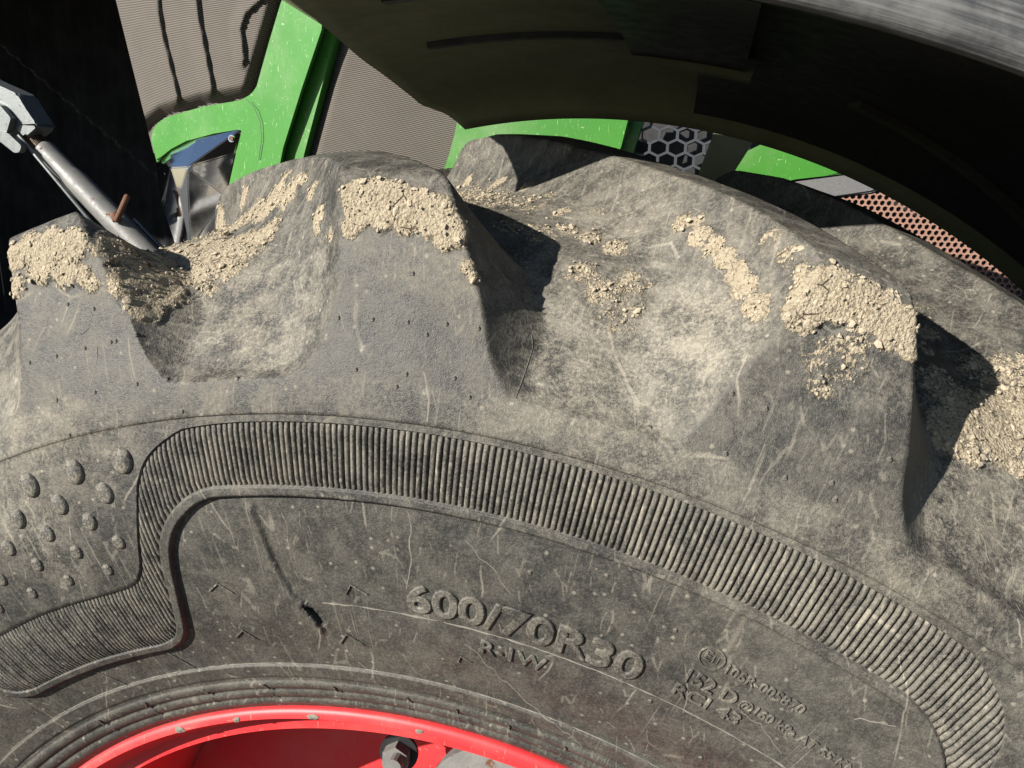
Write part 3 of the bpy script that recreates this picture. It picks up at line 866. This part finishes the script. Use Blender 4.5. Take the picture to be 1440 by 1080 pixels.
lettering('152 D', 19.0, 22.1, .5220, .0092, .0013)
lettering('@160 kPa AT 65 KM/H', 22.3, 30.4, .5232, .0060, .0010)
lettering('RCI 43', 18.75, 22.95, .5112, .0080, .0012)
lettering('E', 19.30, 19.68, .5408, .0066, .0007)
lettering('11', 19.78, 20.1, .5408, .0042, .0007)
ring = []
for k in range(29):
    a = 2 * math.pi * k / 28
    ring.append((19.71 + math.degrees(.0066 * math.cos(a) / .5433), .5433 + .0066 * math.sin(a), lvl(.5433)))
ridge_line('approval_ring', ring, .0013, .0008, M_RUB2, taper=False)

# ------------------------------------------------------------------ rim
def lathe(name, prof, mat, parent, root=None, n=240, smooth=True):
    """prof: (y, r) open polyline, revolved round the axle"""
    a = np.linspace(0, 2 * np.pi, n, endpoint=False)
    V = np.concatenate([np.stack([r * np.sin(a), 0 * a + y, r * np.cos(a)], -1) for y, r in prof])
    F = [(j * n + i, j * n + (i + 1) % n, (j + 1) * n + (i + 1) % n, (j + 1) * n + i) for j in range(len(prof) - 1) for i in range(n)]
    return mesh_np(name, V, F, mat, parent, root, smooth)
rimprof = [[(-.232, .3985), (-.243, .4020), (-.2520, .4052), (-.2560, .4056), (-.2580, .4045), (-.2590, .4020), (-.2592, .3988)],
           [(-.2592, .3988), (-.2540, .3960), (-.2470, .3920), (-.2415, .3872)],
           [(-.2415, .3872), (-.2402, .3855), (-.2398, .3820), (-.2396, .3768)],
           [(-.2396, .3768), (-.232, .3745), (-.215, .3715), (-.17, .3660), (-.12, .352), (-.05, .342), (.08, .342), (.12, .352), (.21, .372), (.222, .386), (.245, .395), (.252, .404), (.235, .400)]]
def lathe_multi(name, profs, mat, parent, root, n=300):
    V = []; F = []; b = 0
    a = np.linspace(0, 2 * np.pi, n, endpoint=False)
    for prof in profs:
        for y, r in prof: V.append(np.stack([r * np.sin(a), 0 * a + y, r * np.cos(a)], -1))
        F += [(b + j * n + i, b + j * n + (i + 1) % n, b + (j + 1) * n + (i + 1) % n, b + (j + 1) * n + i) for j in range(len(prof) - 1) for i in range(n)]
        b += len(prof) * n
    return mesh_np(name, np.concatenate(V), F, mat, parent, root)
rim = lathe_multi('rim', rimprof, M_RED, wheel, WLOC)
rim['label'] = 'scuffed red painted steel rim'
lathe('wheel_disc', [(-.075, .345), (-.085, .32), (-.10, .27), (-.105, .20), (-.09, .15), (-.10, .06), (-.10, .002)], M_RED, rim)
lathe('hub', [(-.10, .11), (-.16, .105), (-.175, .09), (-.178, .002)], M_RED, rim, n=48)
# lug of the disc with its big nut, and the grey steel plate beside it
def prism_ring(bm, c, ax, r, n, depth, rin=0):
    ax = Vector(ax).normalized(); q = ax.to_track_quat('Z', 'Y').to_matrix()
    top = []; bot = []
    for k in range(n):
        a = 2 * math.pi * (k + .5) / n
        v = q @ Vector((r * math.cos(a), r * math.sin(a), 0)) + Vector(c)
        bot.append(bm.verts.new(v)); top.append(bm.verts.new(v + ax * depth))
    bm.faces.new(top); bm.faces.new(bot[::-1])
    for k in range(n): bm.faces.new((bot[k], bot[(k + 1) % n], top[(k + 1) % n], top[k]))
nutc = at_y(560, 1060, -.15)
bm = bmesh.new(); prism_ring(bm, nutc, (.1, -1, .15), .0120, 6, .011); bmesh.ops.bevel(bm, geom=bm.edges[:], offset=.0012, segments=1)
nut = mesh_bm('nut', bm, M_STEEL, rim)
bm = bmesh.new(); prism_ring(bm, nutc - np.array([.001, -.03, .003]), (.1, -1, .15), .0068, 14, .052); bmesh.ops.bevel(bm, geom=bm.edges[:], offset=.0012, segments=1)
mesh_bm('bolt', bm, M_STEEL, rim)
bm = bmesh.new(); prism_ring(bm, nutc + np.array([.0, .003, 0]), (.1, -1, .15), .0165, 24, .003)
mesh_bm('washer', bm, M_BLACK, rim)
bm = bmesh.new()
cc = at_y(690, 1132, -.14)
prism_ring(bm, cc, (.05, -1, .3), .055, 30, .02); bmesh.ops.bevel(bm, geom=bm.edges[:], offset=.003, segments=2)
mesh_bm('lug_plate', bm, M_STEEL, rim)
# paint chips on the flange
FLY = pchip([.3872, .3920, .3960, .3988, .4020, .4045], [-.2415, -.2470, -.2540, -.2592, -.2590, -.2580])
for th, w, hgt in ((-9.7, .0085, .006), (-25.5, .008, .007), (-18.3, .006, .005), (13.6, .010, .008), (1.2, .006, .005)):
    V = []; 
    for k in range(9):
        a = 2 * math.pi * k / 9; rr_ = rng.uniform(.6, 1.1)
        r = .4005 + hgt * .45 * math.sin(a) * rr_; y = float(FLY(r)) - .0005
        t_ = R(th) + w * .6 * math.cos(a) * rr_ / .4
        V.append((r * math.sin(t_), y, r * math.cos(t_)))
    V.append(tuple(np.mean(V, 0) + np.array([0, -.0005, 0])))
    mesh_np('paint_chip', V, [(k, (k + 1) % 9, 9) for k in range(9)], M_CHIP, rim, smooth=False)

# ------------------------------------------------------------------ tractor body beside the wheel
TLOC = (0, .95, GROUND)
tractor = thing('tractor', TLOC, 'green tractor body with mesh grilles behind the wheel', 'tractor')
def hood_y(x): return .58 + .45 * max(0., -(x + .35)) ** 2
def on_hood(px, py, off=0.0):
    y = .6
    for _ in range(25):
        p = at_y(px, py, y); y = .5 * y + .5 * (hood_y(p[0]) + off)
    return at_y(px, py, y)
def densify(pts, step=14):
    out = []
    for (x0, y0), (x1, y1) in zip(pts, pts[1:] + pts[:1]):
        n = max(1, int(math.hypot(x1 - x0, y1 - y0) / step))
        for i in range(n): out.append((x0 + (x1 - x0) * i / n, y0 + (y1 - y0) * i / n))
    return out
def panel(name, pts, off, thick, mat, parent=None, bevel=.003, root=TLOC, segs_=2):
    parent = parent or tractor
    bm = bmesh.new()
    W = np.array([on_hood(x, y, off) for x, y in pts]); c0 = W.mean(0)
    nrm = np.linalg.svd(W - c0)[2][2]
    fr = []
    for x, y in pts:
        d = pray(x, y); fr.append(bm.verts.new(CAM + d * (((c0 - CAM) @ nrm) / (d @ nrm))))
    bk = [bm.verts.new(v.co + Vector((0, thick, 0))) for v in fr]
    f = bm.faces.new(fr); bm.faces.new(bk[::-1])
    n = len(fr)
    for i in range(n): bm.faces.new((fr[i], fr[(i + 1) % n], bk[(i + 1) % n], bk[i]))
    if bevel:
        fe = [e for e in f.edges]
        bmesh.ops.bevel(bm, geom=fe, offset=bevel, segments=segs_, affect='EDGES', clamp_overlap=True)
    bmesh.ops.triangulate(bm, faces=[q for q in bm.faces if len(q.verts) > 4])
    return mesh_bm(name, bm, mat, parent, root if parent is tractor else None)

def patch(name, corners, nu, nv, offf, mat, parent=None, thick=.0):
    """grid between four photo-pixel corners laid on the hood; offf(px,py)->inward offset"""
    (a, b, c, d) = [np.array(q, float) for q in corners]
    V = []
    for j in range(nv + 1):
        for i in range(nu + 1):
            s, t_ = i / nu, j / nv
            q = (a * (1 - s) + b * s) * (1 - t_) + (d * (1 - s) + c * s) * t_
            V.append(on_hood(q[0], q[1], offf(q[0], q[1])))
    w = nu + 1
    F = [(j * w + i, (j + 1) * w + i, (j + 1) * w + i + 1, j * w + i + 1) for j in range(nv) for i in range(nu)]
    V = np.array(V); n0 = len(V)
    V = np.concatenate([V, V + np.array([0, .004, 0])])
    F2 = F + [tuple(k + n0 for k in f[::-1]) for f in F]
    return mesh_np(name, V, F2, mat, parent or tractor, TLOC)

def segd(p, a, b):
    p, a, b = np.array(p, float), np.array(a, float), np.array(b, float)
    d = b - a; t_ = max(0, min(1, (p - a) @ d / (d @ d))); q = a + d * t_ - p
    return math.hypot(*q), t_, (p[0] - a[0]) * d[1] - (p[1] - a[1]) * d[0]
CRE = [[(214, -60), (226, 40), (250, 138)], [(270, -60), (280, 30), (298, 124)], [(372, -6), (345, 18), (338, 40), (343, 84)]]
FRAME_IN = [(205, 200), (214, 178), (232, 164), (285, 149), (345, 139), (357, 131), (362, 117), (400, -10)]
def off_left(x, y):
    o = .012
    for cr in CRE:
        best = 99; sgn = 1
        for a, b in zip(cr[:-1], cr[1:]):
            d, t_, s = segd((x, y), a, b)
            if d < best: best, sgn = d, s
        k = best if sgn < 0 else -best
        if -4 < k < 16: o -= .010 * (1 - k / 16) if k > 0 else .010 * (1 + k / 4)
    dm = min(segd((x, y), a, b)[0] for a, b in zip(FRAME_IN[:-1], FRAME_IN[1:]))
    o += .030 * max(0, 1 - dm / 20) ** 1.3
    return o
grille = patch('front_grille', [(153, -40), (420, -40), (405, 215), (216, 215)], 90, 80, off_left, M_MESH)
grille['label'] = 'brown grey fine wire mesh with pressed creases'
def off_side(x, y):
    o = .022
    if x < 480 - (y - 40) * .22 + 22: o += .03 * max(0, 1 - (x - (470 - (y - 50) * .27)) / 24)
    d, t_, s = segd((x, y), (560, 120), (580, 215))
    d2_, t2, s2_ = segd((x, y), (560, 120), (510, 215))
    if s2_ < 0 and s > 0 and y > 118: o -= .010
    return o
sg = patch('side_grille', [(450, 20), (700, 60), (662, 240), (400, 240)], 70, 60, off_side, M_MESH)
sg['label'] = 'brown grey fine wire mesh on the side of the hood'

frame_px = densify([(211, 196), (213, 184), (220, 173), (232, 165), (285, 150), (338, 141), (350, 137), (357, 131), (361, 121), (378, 60), (402, -20), (452, -20), (455, 30), (452, 42), (424, 125), (398, 208), (380, 300), (316, 305),
                    (322, 260), (332, 215), (341, 186), (340, 181), (333, 180), (300, 188), (262, 198), (240, 207), (226, 218), (219, 228)], 22)
gf = panel('green_frame', frame_px, -.004, .009, M_GREEN)
gf['label'] = 'bright green painted grille frame'
side_px = [(452, 40), (474, 46), (428, 215), (410, 300), (384, 300), (398, 208)]
panel('frame_edge', side_px, .010, .02, M_GREEN, gf, bevel=.002)
# seam in the frame
seam = [(346, 139), (358, 152), (366, 172), (368, 195), (364, 225)]
bm = bmesh.new(); pv = []
for x, y in seam:
    pv.append((bm.verts.new(on_hood(x - .4, y, -.0048)), bm.verts.new(on_hood(x + .6, y, -.0048))))
for a, b in zip(pv[:-1], pv[1:]): bm.faces.new((a[0], a[1], b[1], b[0]))
mesh_bm('seam', bm, M_BLACK, gf)

# chrome headlight: faceted pod
hd = {'a': (220, 234, .002), 'b': (226, 219, .002), 'b2': (240, 208, .002), 'c': (275, 197, .002), 'd': (338, 182, .002), 'm': (263, 235, -.040), 'e': (330, 215, .012), 'f': (316, 275, .012), 'g': (300, 350, .0),
      'h': (268, 350, -.030), 'i': (247, 345, .0), 'j': (228, 282, .008), 'k': (240, 236, -.033), 'l': (252, 275, -.034)}
hv = {}
bm = bmesh.new()
for k, (x, y, o_) in hd.items(): hv[k] = bm.verts.new(on_hood(x, y, o_))
for f in (('a', 'b', 'k'), ('b', 'b2', 'k'), ('b2', 'c', 'm', 'k'), ('c', 'd', 'm'), ('d', 'e', 'm'), ('e', 'f', 'm'), ('f', 'g', 'h', 'm'), ('m', 'h', 'l'), ('k', 'm', 'l'), ('a', 'k', 'l', 'j'), ('j', 'l', 'h', 'i')):
    bm.faces.new([hv[q] for q in f])
bmesh.ops.triangulate(bm, faces=bm.faces[:])
bmesh.ops.bevel(bm, geom=[e for e in bm.edges if len(e.link_faces) == 2], offset=.0015, segments=2, affect='EDGES')
light = mesh_bm('headlight', bm, M_CHROME, tractor, TLOC); light['label'] = 'faceted chrome headlight cover set in the green frame'
bm = bmesh.new(); prism_ring(bm, on_hood(326, 195, -.004), (0, -1, .1), .0042, 16, .003)
mesh_bm('screw', bm, M_RUST, light)
bm = bmesh.new(); prism_ring(bm, on_hood(326, 195, -.003), (0, -1, .1), .0062, 20, .002)
mesh_bm('washer', bm, M_CHROME, light)

# green side panels and trims seen between the tyre and the mudguard
ch = panel('green_panel', [(646, 150), (672, 150), (662, 240), (622, 240), (634, 208)], -.010, .02, M_GREEN, bevel=.004)
gp = panel('green_panel', densify([(668, 148), (896, 148), (868, 205), (862, 245), (650, 245)], 40), -.018, .02, M_GREEN, bevel=.006)
panel('panel_edge', [(893, 150), (912, 150), (893, 206), (885, 240), (862, 240), (868, 204)], .004, .02, M_GREEN, gp, bevel=.002)
gp3 = panel('green_panel', densify([(985, 285), (1030, 222), (1052, 212), (1075, 205), (1100, 190), (1200, 190), (1200, 243), (1120, 252), (1050, 263)], 40), -.012, .02, M_GREEN, bevel=.004)
panel('silver_trim', densify([(1060, 275), (1094, 259), (1130, 254), (1215, 243), (1250, 262), (1225, 271), (1150, 279)], 40), -.010, .02, M_SILVER, bevel=.003)

def hexgrid(name, poly, cell, elong, bar, depth, off, mat):
    """real honeycomb lattice over the pixel polygon's bounding box on the hood plane"""
    w3 = [on_hood(x, y, off) for x, y in poly]
    x0, x1 = min(p[0] for p in w3), max(p[0] for p in w3); z0, z1 = min(p[2] for p in w3), max(p[2] for p in w3)
    y = np.mean([p[1] for p in w3])
    pz = [(p[0], p[2]) for p in w3]
    def inside(px, pz_):
        c = False; n = len(pz); j = n - 1
        for i in range(n):
            if (pz[i][1] > pz_) != (pz[j][1] > pz_) and px < (pz[j][0] - pz[i][0]) * (pz_ - pz[i][1]) / (pz[j][1] - pz[i][1]) + pz[i][0]: c = not c
            j = i
        return c
    V = []; F = []
    dx = cell * math.sqrt(3) * elong; dz = cell * 1.5
    row = 0; zc = z0
    while zc < z1:
        xc = x0 + (dx / 2 if row % 2 else 0)
        while xc < x1:
            if inside(xc, zc):
                b = len(V)
                for (s, yy) in ((1.0, y), (1 - bar, y - .0), (1 - bar, y + depth), (1.0, y + depth)):
                    for k in range(6):
                        a = math.pi / 6 + k * math.pi / 3
                        V.append((xc + cell * s * math.cos(a) * elong, yy, zc + cell * s * math.sin(a)))
                for lv in range(4):
                    for k in range(6):
                        F.append((b + lv * 6 + k, b + lv * 6 + (k + 1) % 6, b + ((lv + 1) % 4) * 6 + (k + 1) % 6, b + ((lv + 1) % 4) * 6 + k))
            xc += dx
        zc += dz; row += 1
    o = mesh_np(name, V, F, mat, tractor, TLOC, smooth=False)
    bm = bmesh.new(); bm.from_mesh(o.data); bmesh.ops.recalc_face_normals(bm, faces=bm.faces); bm.to_mesh(o.data); bm.free()
    o['kind'] = 'stuff'
    return o
o = hexgrid('hexagon_grille', [(905, 140), (1040, 140), (1040, 260), (885, 260)], .0125, 1.25, .16, .008, .016, M_HEX); o['label'] = 'grey plastic hexagon mesh'
o = hexgrid('honeycomb_grille', [(1120, 282), (1190, 262), (1260, 262), (1440, 330), (1440, 420), (1330, 400)], .0052, 1.0, .26, .008, -.004, M_COPPER); o['label'] = 'reddish brown honeycomb grille'

# dark body behind the panels, and the axle that carries the wheel
bm = bmesh.new()
prof_x = np.linspace(-.80, 1.2, 24)
lo = []; up = []
for x in prof_x:
    yv = hood_y(x) + .075
    lo.append((x, yv, .30 if x > -.6 else .45)); up.append((x, yv, 1.25))
vl = [bm.verts.new(v) for v in lo]; vu = [bm.verts.new(v) for v in up]
vl2 = [bm.verts.new((v[0], 1.5, v[2])) for v in lo]; vu2 = [bm.verts.new((v[0], 1.5, v[2])) for v in up]
for i in range(len(vl) - 1):
    bm.faces.new((vl[i], vl[i+1], vu[i+1], vu[i])); bm.faces.new((vu[i], vu[i+1], vu2[i+1], vu2[i])); bm.faces.new((vl[i+1], vl[i], vl2[i], vl2[i+1])); bm.faces.new((vl2[i], vu2[i], vu2[i+1], vl2[i+1]))
bm.faces.new((vl[0], vu[0], vu2[0], vl2[0])); bm.faces.new((vl[-1], vl2[-1], vu2[-1], vu[-1]))
mesh_bm('inner_body', bm, M_BLACK, tractor, TLOC)
bm = bmesh.new(); bmesh.ops.create_cone(bm, cap_ends=True, segments=24, radius1=.09, radius2=.11, depth=1.05, matrix=Matrix.Translation((0, .52, 0)) @ Matrix.Rotation(R(90), 4, 'X'))
mesh_bm('axle', bm, M_BLACK, tractor, TLOC, smooth=True)
bm = bmesh.new(); bmesh.ops.create_cube(bm, size=1, matrix=Matrix.Translation((.2, .95, .18)) @ Matrix.Diagonal((1.5, .5, .42, 1)))
bmesh.ops.bevel(bm, geom=bm.edges[:], offset=.02, segments=2); mesh_bm('chassis', bm, M_BLACK, tractor, TLOC)

# ------------------------------------------------------------------ mudguard over the tyre
FU = pchip([-.252, -.240, -.21, -.15, 0, .15, .28, .33, .352], [.850, .864, .874, .880, .885, .880, .866, .848, .824])      # underside
FO = pchip([-.252, -.262, -.240][::-1][:1] + [-.2, 0, .2, .30, .352], [.900, .906, .908, .902, .885, .830])
ths_tab = pchip([-.262, -.245, -.21, -.15, 0, .14, .30, .352], [-7.5, -8.7, -9.2, -9.2, -11.2, -12.8, -13.6, -11.0])
def fend_profile():
    und = [(y, float(FU(y))) for y in np.concatenate([np.linspace(-.252, -.21, 8), np.linspace(-.19, .28, 20), np.linspace(.29, .352, 8)])]
    out = [(.3565, .828)] + [(y, float(FU(y)) + .012) for y in (.345, .33, .30, .25, .15, 0, -.15)] + [(-.205, .893), (-.225, .890), (-.245, .882), (-.258, .873), (-.2615, .864), (-.2600, .8565), (-.2570, .8515)]
    return und + out
fp = fend_profile(); NFs = 90
V = []; F = []
for j in range(NFs + 1):
    for (y, r) in fp:
        t0 = float(ths_tab(y)); th = t0 + (78 - t0) * (j / NFs)
        a = R(th); V.append((r * math.sin(a), y, r * math.cos(a)))
m = len(fp)
for j in range(NFs):
    for k in range(m):
        F.append((j * m + k, j * m + (k + 1) % m, (j + 1) * m + (k + 1) % m, (j + 1) * m + k))
V = np.array(V); F = np.array(F)
guard = mesh_np('mudguard', V, F, M_OLIVE, tractor, TLOC)
guard.data.materials.append(M_FENDER)
nu_ = len([1 for y in fp]) - 15
mi = np.array([1 if (k >= 36 - 1) else 0 for j in range(NFs) for k in range(m)], np.int32)
guard.data.polygons.foreach_set('material_index', mi)
bm = bmesh.new(); bm.from_mesh(guard.data)
bmesh.ops.holes_fill(bm, edges=[e for e in bm.edges if len(e.link_faces) == 1], sides=200)
bmesh.ops.recalc_face_normals(bm, faces=bm.faces); bm.to_mesh(guard.data); bm.free()
guard['label'] = 'dark curved mudguard arching over the tyre'

def under_bar(name, pts, w, drop, mat, lift=.002):
    """bar on the underside of the mudguard; pts (deg, y)"""
    bm = bmesh.new(); rows = []
    for i, (th, y) in enumerate(pts):
        a = R(th); r = float(FU(y)) + lift
        p = Vector((r * math.sin(a), y, r * math.cos(a))); nr = Vector((math.sin(a), 0, math.cos(a)))
        q0, q1 = pts[max(i-1, 0)], pts[min(i+1, len(pts)-1)]
        f_ = lambda q: Vector((.88 * math.sin(R(q[0])), q[1], .88 * math.cos(R(q[0]))))
        t_ = (f_(q1) - f_(q0)).normalized(); sd = t_.cross(nr).normalized()
        rows.append([bm.verts.new(p + sd * w / 2), bm.verts.new(p + sd * w * .35 - nr * drop), bm.verts.new(p - sd * w * .35 - nr * drop), bm.verts.new(p - sd * w / 2)])
    for a_, b_ in zip(rows[:-1], rows[1:]):
        for k in range(4): bm.faces.new((a_[k], a_[(k+1) % 4], b_[(k+1) % 4], b_[k]))
    bm.faces.new(rows[0]); bm.faces.new(rows[-1][::-1])
    return mesh_bm(name, bm, mat, guard)
def _black_sheet():
    curved_plate('black_sheet', 9.0, 76, -.226, .335, .0035, .003, M_BLACK, 40)  # black sheet added to darken the underside from the bracket backwards
under_bar('stiffening_rib', [(t_, -.065) for t_ in np.linspace(-6, 7, 8)], .014, .007, M_BLACK)
under_bar('stiffening_rib', [(t_, .110) for t_ in np.linspace(-7.8, 6, 8)], .014, .007, M_BLACK)
under_bar('strut', [(t_, y) for t_, y in zip(np.linspace(19, 40, 8), np.linspace(.17, .30, 8))], .03, .010, M_STRUT)
# bracket plate under the guard
def curved_plate(name, t0, t1, y0, y1, drop, thick, mat, nt=8):
    V = []; F = []; ny = 14
    for lay in (0, 1):
        for i in range(nt + 1):
            for j in range(ny + 1):
                th = t0 + (t1 - t0) * i / nt; y = y0 + (y1 - y0) * j / ny
                r = float(FU(y)) - drop + (thick if lay else 0); a = R(th)
                V.append((r * math.sin(a), y, r * math.cos(a)))
    w = ny + 1; n0 = (nt + 1) * w
    for i in range(nt):
        for j in range(ny):
            a = i * w + j; q = (a, a + 1, a + w + 1, a + w); F += [q, tuple(n0 + k for k in q[::-1])]
    for i in range(nt):
        for j in (0, ny):
            a = i * w + j; F.append((a, a + w, n0 + a + w, n0 + a))
    for j in range(ny):
        for i in (0, nt):
            a = i * w + j; F.append((a, a + 1, n0 + a + 1, n0 + a))
    return mesh_np(name, V, F, mat, guard, smooth=False)
_black_sheet()
curved_plate('bracket', 5.2, 12.0, -.22, .115, .016, .022, M_BLACK)
curved_plate('bracket_lip', 5.0, 12.5, .112, .126, .022, .028, M_OLIVE)
# support post from the guard down towards the axle
pp = [at_y(1014, 160, .40), at_y(1072, 180, .40), at_y(1026, 252, .40), at_y(985, 236, .40)]
bm = bmesh.new()
low = [Vector((.10, .40, .30)), Vector((.04, .40, .30))]
fr = [Vector(pp[0]), Vector(pp[1]), Vector(pp[2]), low[0], low[1], Vector(pp[3])]
fv = [bm.verts.new(v) for v in fr]; bv = [bm.verts.new(v + Vector((0, .012, 0))) for v in fr]
bm.faces.new(fv); bm.faces.new(bv[::-1])
for i in range(6): bm.faces.new((fv[i], fv[(i+1) % 6], bv[(i+1) % 6], bv[i]))
bmesh.ops.bevel(bm, geom=bm.edges[:], offset=.0015, segments=1)
mesh_bm('support_post', bm, M_OLIVE, guard)

# ------------------------------------------------------------------ top link of the front linkage
YL = .80
A = Vector(at_y(18, 165, YL)); B = Vector(at_y(196, 345, YL))
ax = (B - A).normalized(); Lk = (B - A).length
LLOC = (float(B.x + ax.x * .5), YL, GROUND)
linkt = thing('top_link', LLOC, 'grey steel threaded top link with galvanised yoke beside the hood', 'top link')
side = Vector((0, -1, 0)); upv = ax.cross(side).normalized()
if upv.z < 0: upv = -upv
def tube(name, stations, mat, parent, n=28, smooth=True):
    """stations: (distance along the axis from A, radius)"""
    V = []; F = []
    for s, r in stations:
        c = A + ax * s
        for k in range(n):
            a = 2 * math.pi * k / n
            V.append(c + upv * r * math.cos(a) + side * r * math.sin(a))
    for j in range(len(stations) - 1):
        for k in range(n): F.append((j*n+k, j*n+(k+1) % n, (j+1)*n+(k+1) % n, (j+1)*n+k))
    bm = bmesh.new(); vv = [bm.verts.new(v) for v in V]
    for f in F: bm.faces.new([vv[i] for i in f])
    bm.faces.new(vv[:n]); bm.faces.new(vv[-n:][::-1])
    return mesh_bm(name, bm, mat, parent, LLOC if parent is linkt else None, smooth)
px2m = (A - Vector(CAM)).length / FPX
S = lambda px: px / 253 * Lk
tl = tube('tube', [(S(60), .006), (S(60), .0200), (S(62), .0215), (S(66), .0220), (S(112), .0220), (S(118), .0240), (S(128), .0262), (S(300), .0262), (Lk + .45, .0262)], M_STEEL, linkt, smooth=True)
st = []
k = 0
s = S(24)
while s < S(66):
    st += [(s, .0158), (s + .0012, .0180), (s + .0022, .0180), (s + .0034, .0158)]; s += .0038
tube('threaded_rod', st, M_THREAD, linkt, 20, False)
# forged yoke
def block(name, pts, y0, y1, mat, parent, bev=.003):
    bm = bmesh.new()
    fr = [bm.verts.new(at_y(x, y, YL + y0)) for x, y in pts]; bk = [bm.verts.new(Vector(at_y(x, y, YL + y0)) + Vector((0, y1 - y0, 0))) for x, y in pts]
    bm.faces.new(fr); bm.faces.new(bk[::-1]); n = len(fr)
    for i in range(n): bm.faces.new((fr[i], fr[(i+1) % n], bk[(i+1) % n], bk[i]))
    bmesh.ops.bevel(bm, geom=bm.edges[:], offset=bev, segments=2)
    return mesh_bm(name, bm, mat, parent, LLOC if parent is linkt else None)
yk = block('yoke', [(-60, 90), (-20, 112), (12, 126), (24, 132), (34, 150), (50, 173), (52, 178), (36, 192), (28, 188), (16, 172), (-10, 165), (-60, 130)], -.030, .02, M_GALV, linkt, .006)
block('yoke_cheek', [(-60, 120), (0, 148), (15, 166), (8, 190), (-2, 188), (-60, 150)], -.046, -.031, M_GALV, yk, .002)
block('yoke_plate', [(-60, 160), (-5, 183), (12, 188), (30, 205), (27, 214), (20, 215), (0, 199), (-60, 182)], -.05, -.035, M_GALV, yk, .002)
tube('collar', [(S(-10), .016), (S(-10), .025), (S(20), .0255), (S(36), .0205), (S(37), .012)], M_GALV, yk, 8, False)
# thin handle bar hanging under the link
h0 = Vector(at_y(26, 190, YL - .03)); h1 = Vector(at_y(118, 300, YL - .03))
def rod(name, a, b, r, mat, parent, n=12):
    bm = bmesh.new(); d = b - a
    bmesh.ops.create_cone(bm, cap_ends=True, segments=n, radius1=r, radius2=r, depth=d.length, matrix=Matrix.Translation((a + b) / 2) @ d.to_track_quat('Z', 'Y').to_matrix().to_4x4())
    bmesh.ops.bevel(bm, geom=[e for e in bm.edges if e.calc_face_angle(0) > .9], offset=r * .25, segments=2)
    return mesh_bm(name, bm, mat, parent, LLOC if parent is linkt else None, True)
rod('handle_bar', h0, h1 + (h1 - h0) * .6, .0036, M_GALV, linkt)
pn = rod('pin', Vector(at_y(164, 310, YL - .035)), Vector(at_y(179, 276, YL - .06)), .0062, M_RUST, linkt)
tl2 = rod('weld_bead', Vector(at_y(160, 300, YL - .026)), Vector(at_y(165, 310, YL - .028)), .0095, M_RUST, linkt)
rod('side_rod', Vector(at_y(188, 308, YL + .02)), Vector(at_y(250, 372, YL + .02)), .004, M_GALV, linkt)
# stay that carries the lower end of the link
e_ = A + ax * (Lk + .42)
rod('pivot_stay', e_, Vector((e_.x, e_.y, GROUND + .25)), .03, M_BLACK, linkt)
rod('foot', Vector((e_.x, e_.y, GROUND + .26)), Vector((e_.x, e_.y, GROUND + .001)), .045, M_BLACK, linkt)
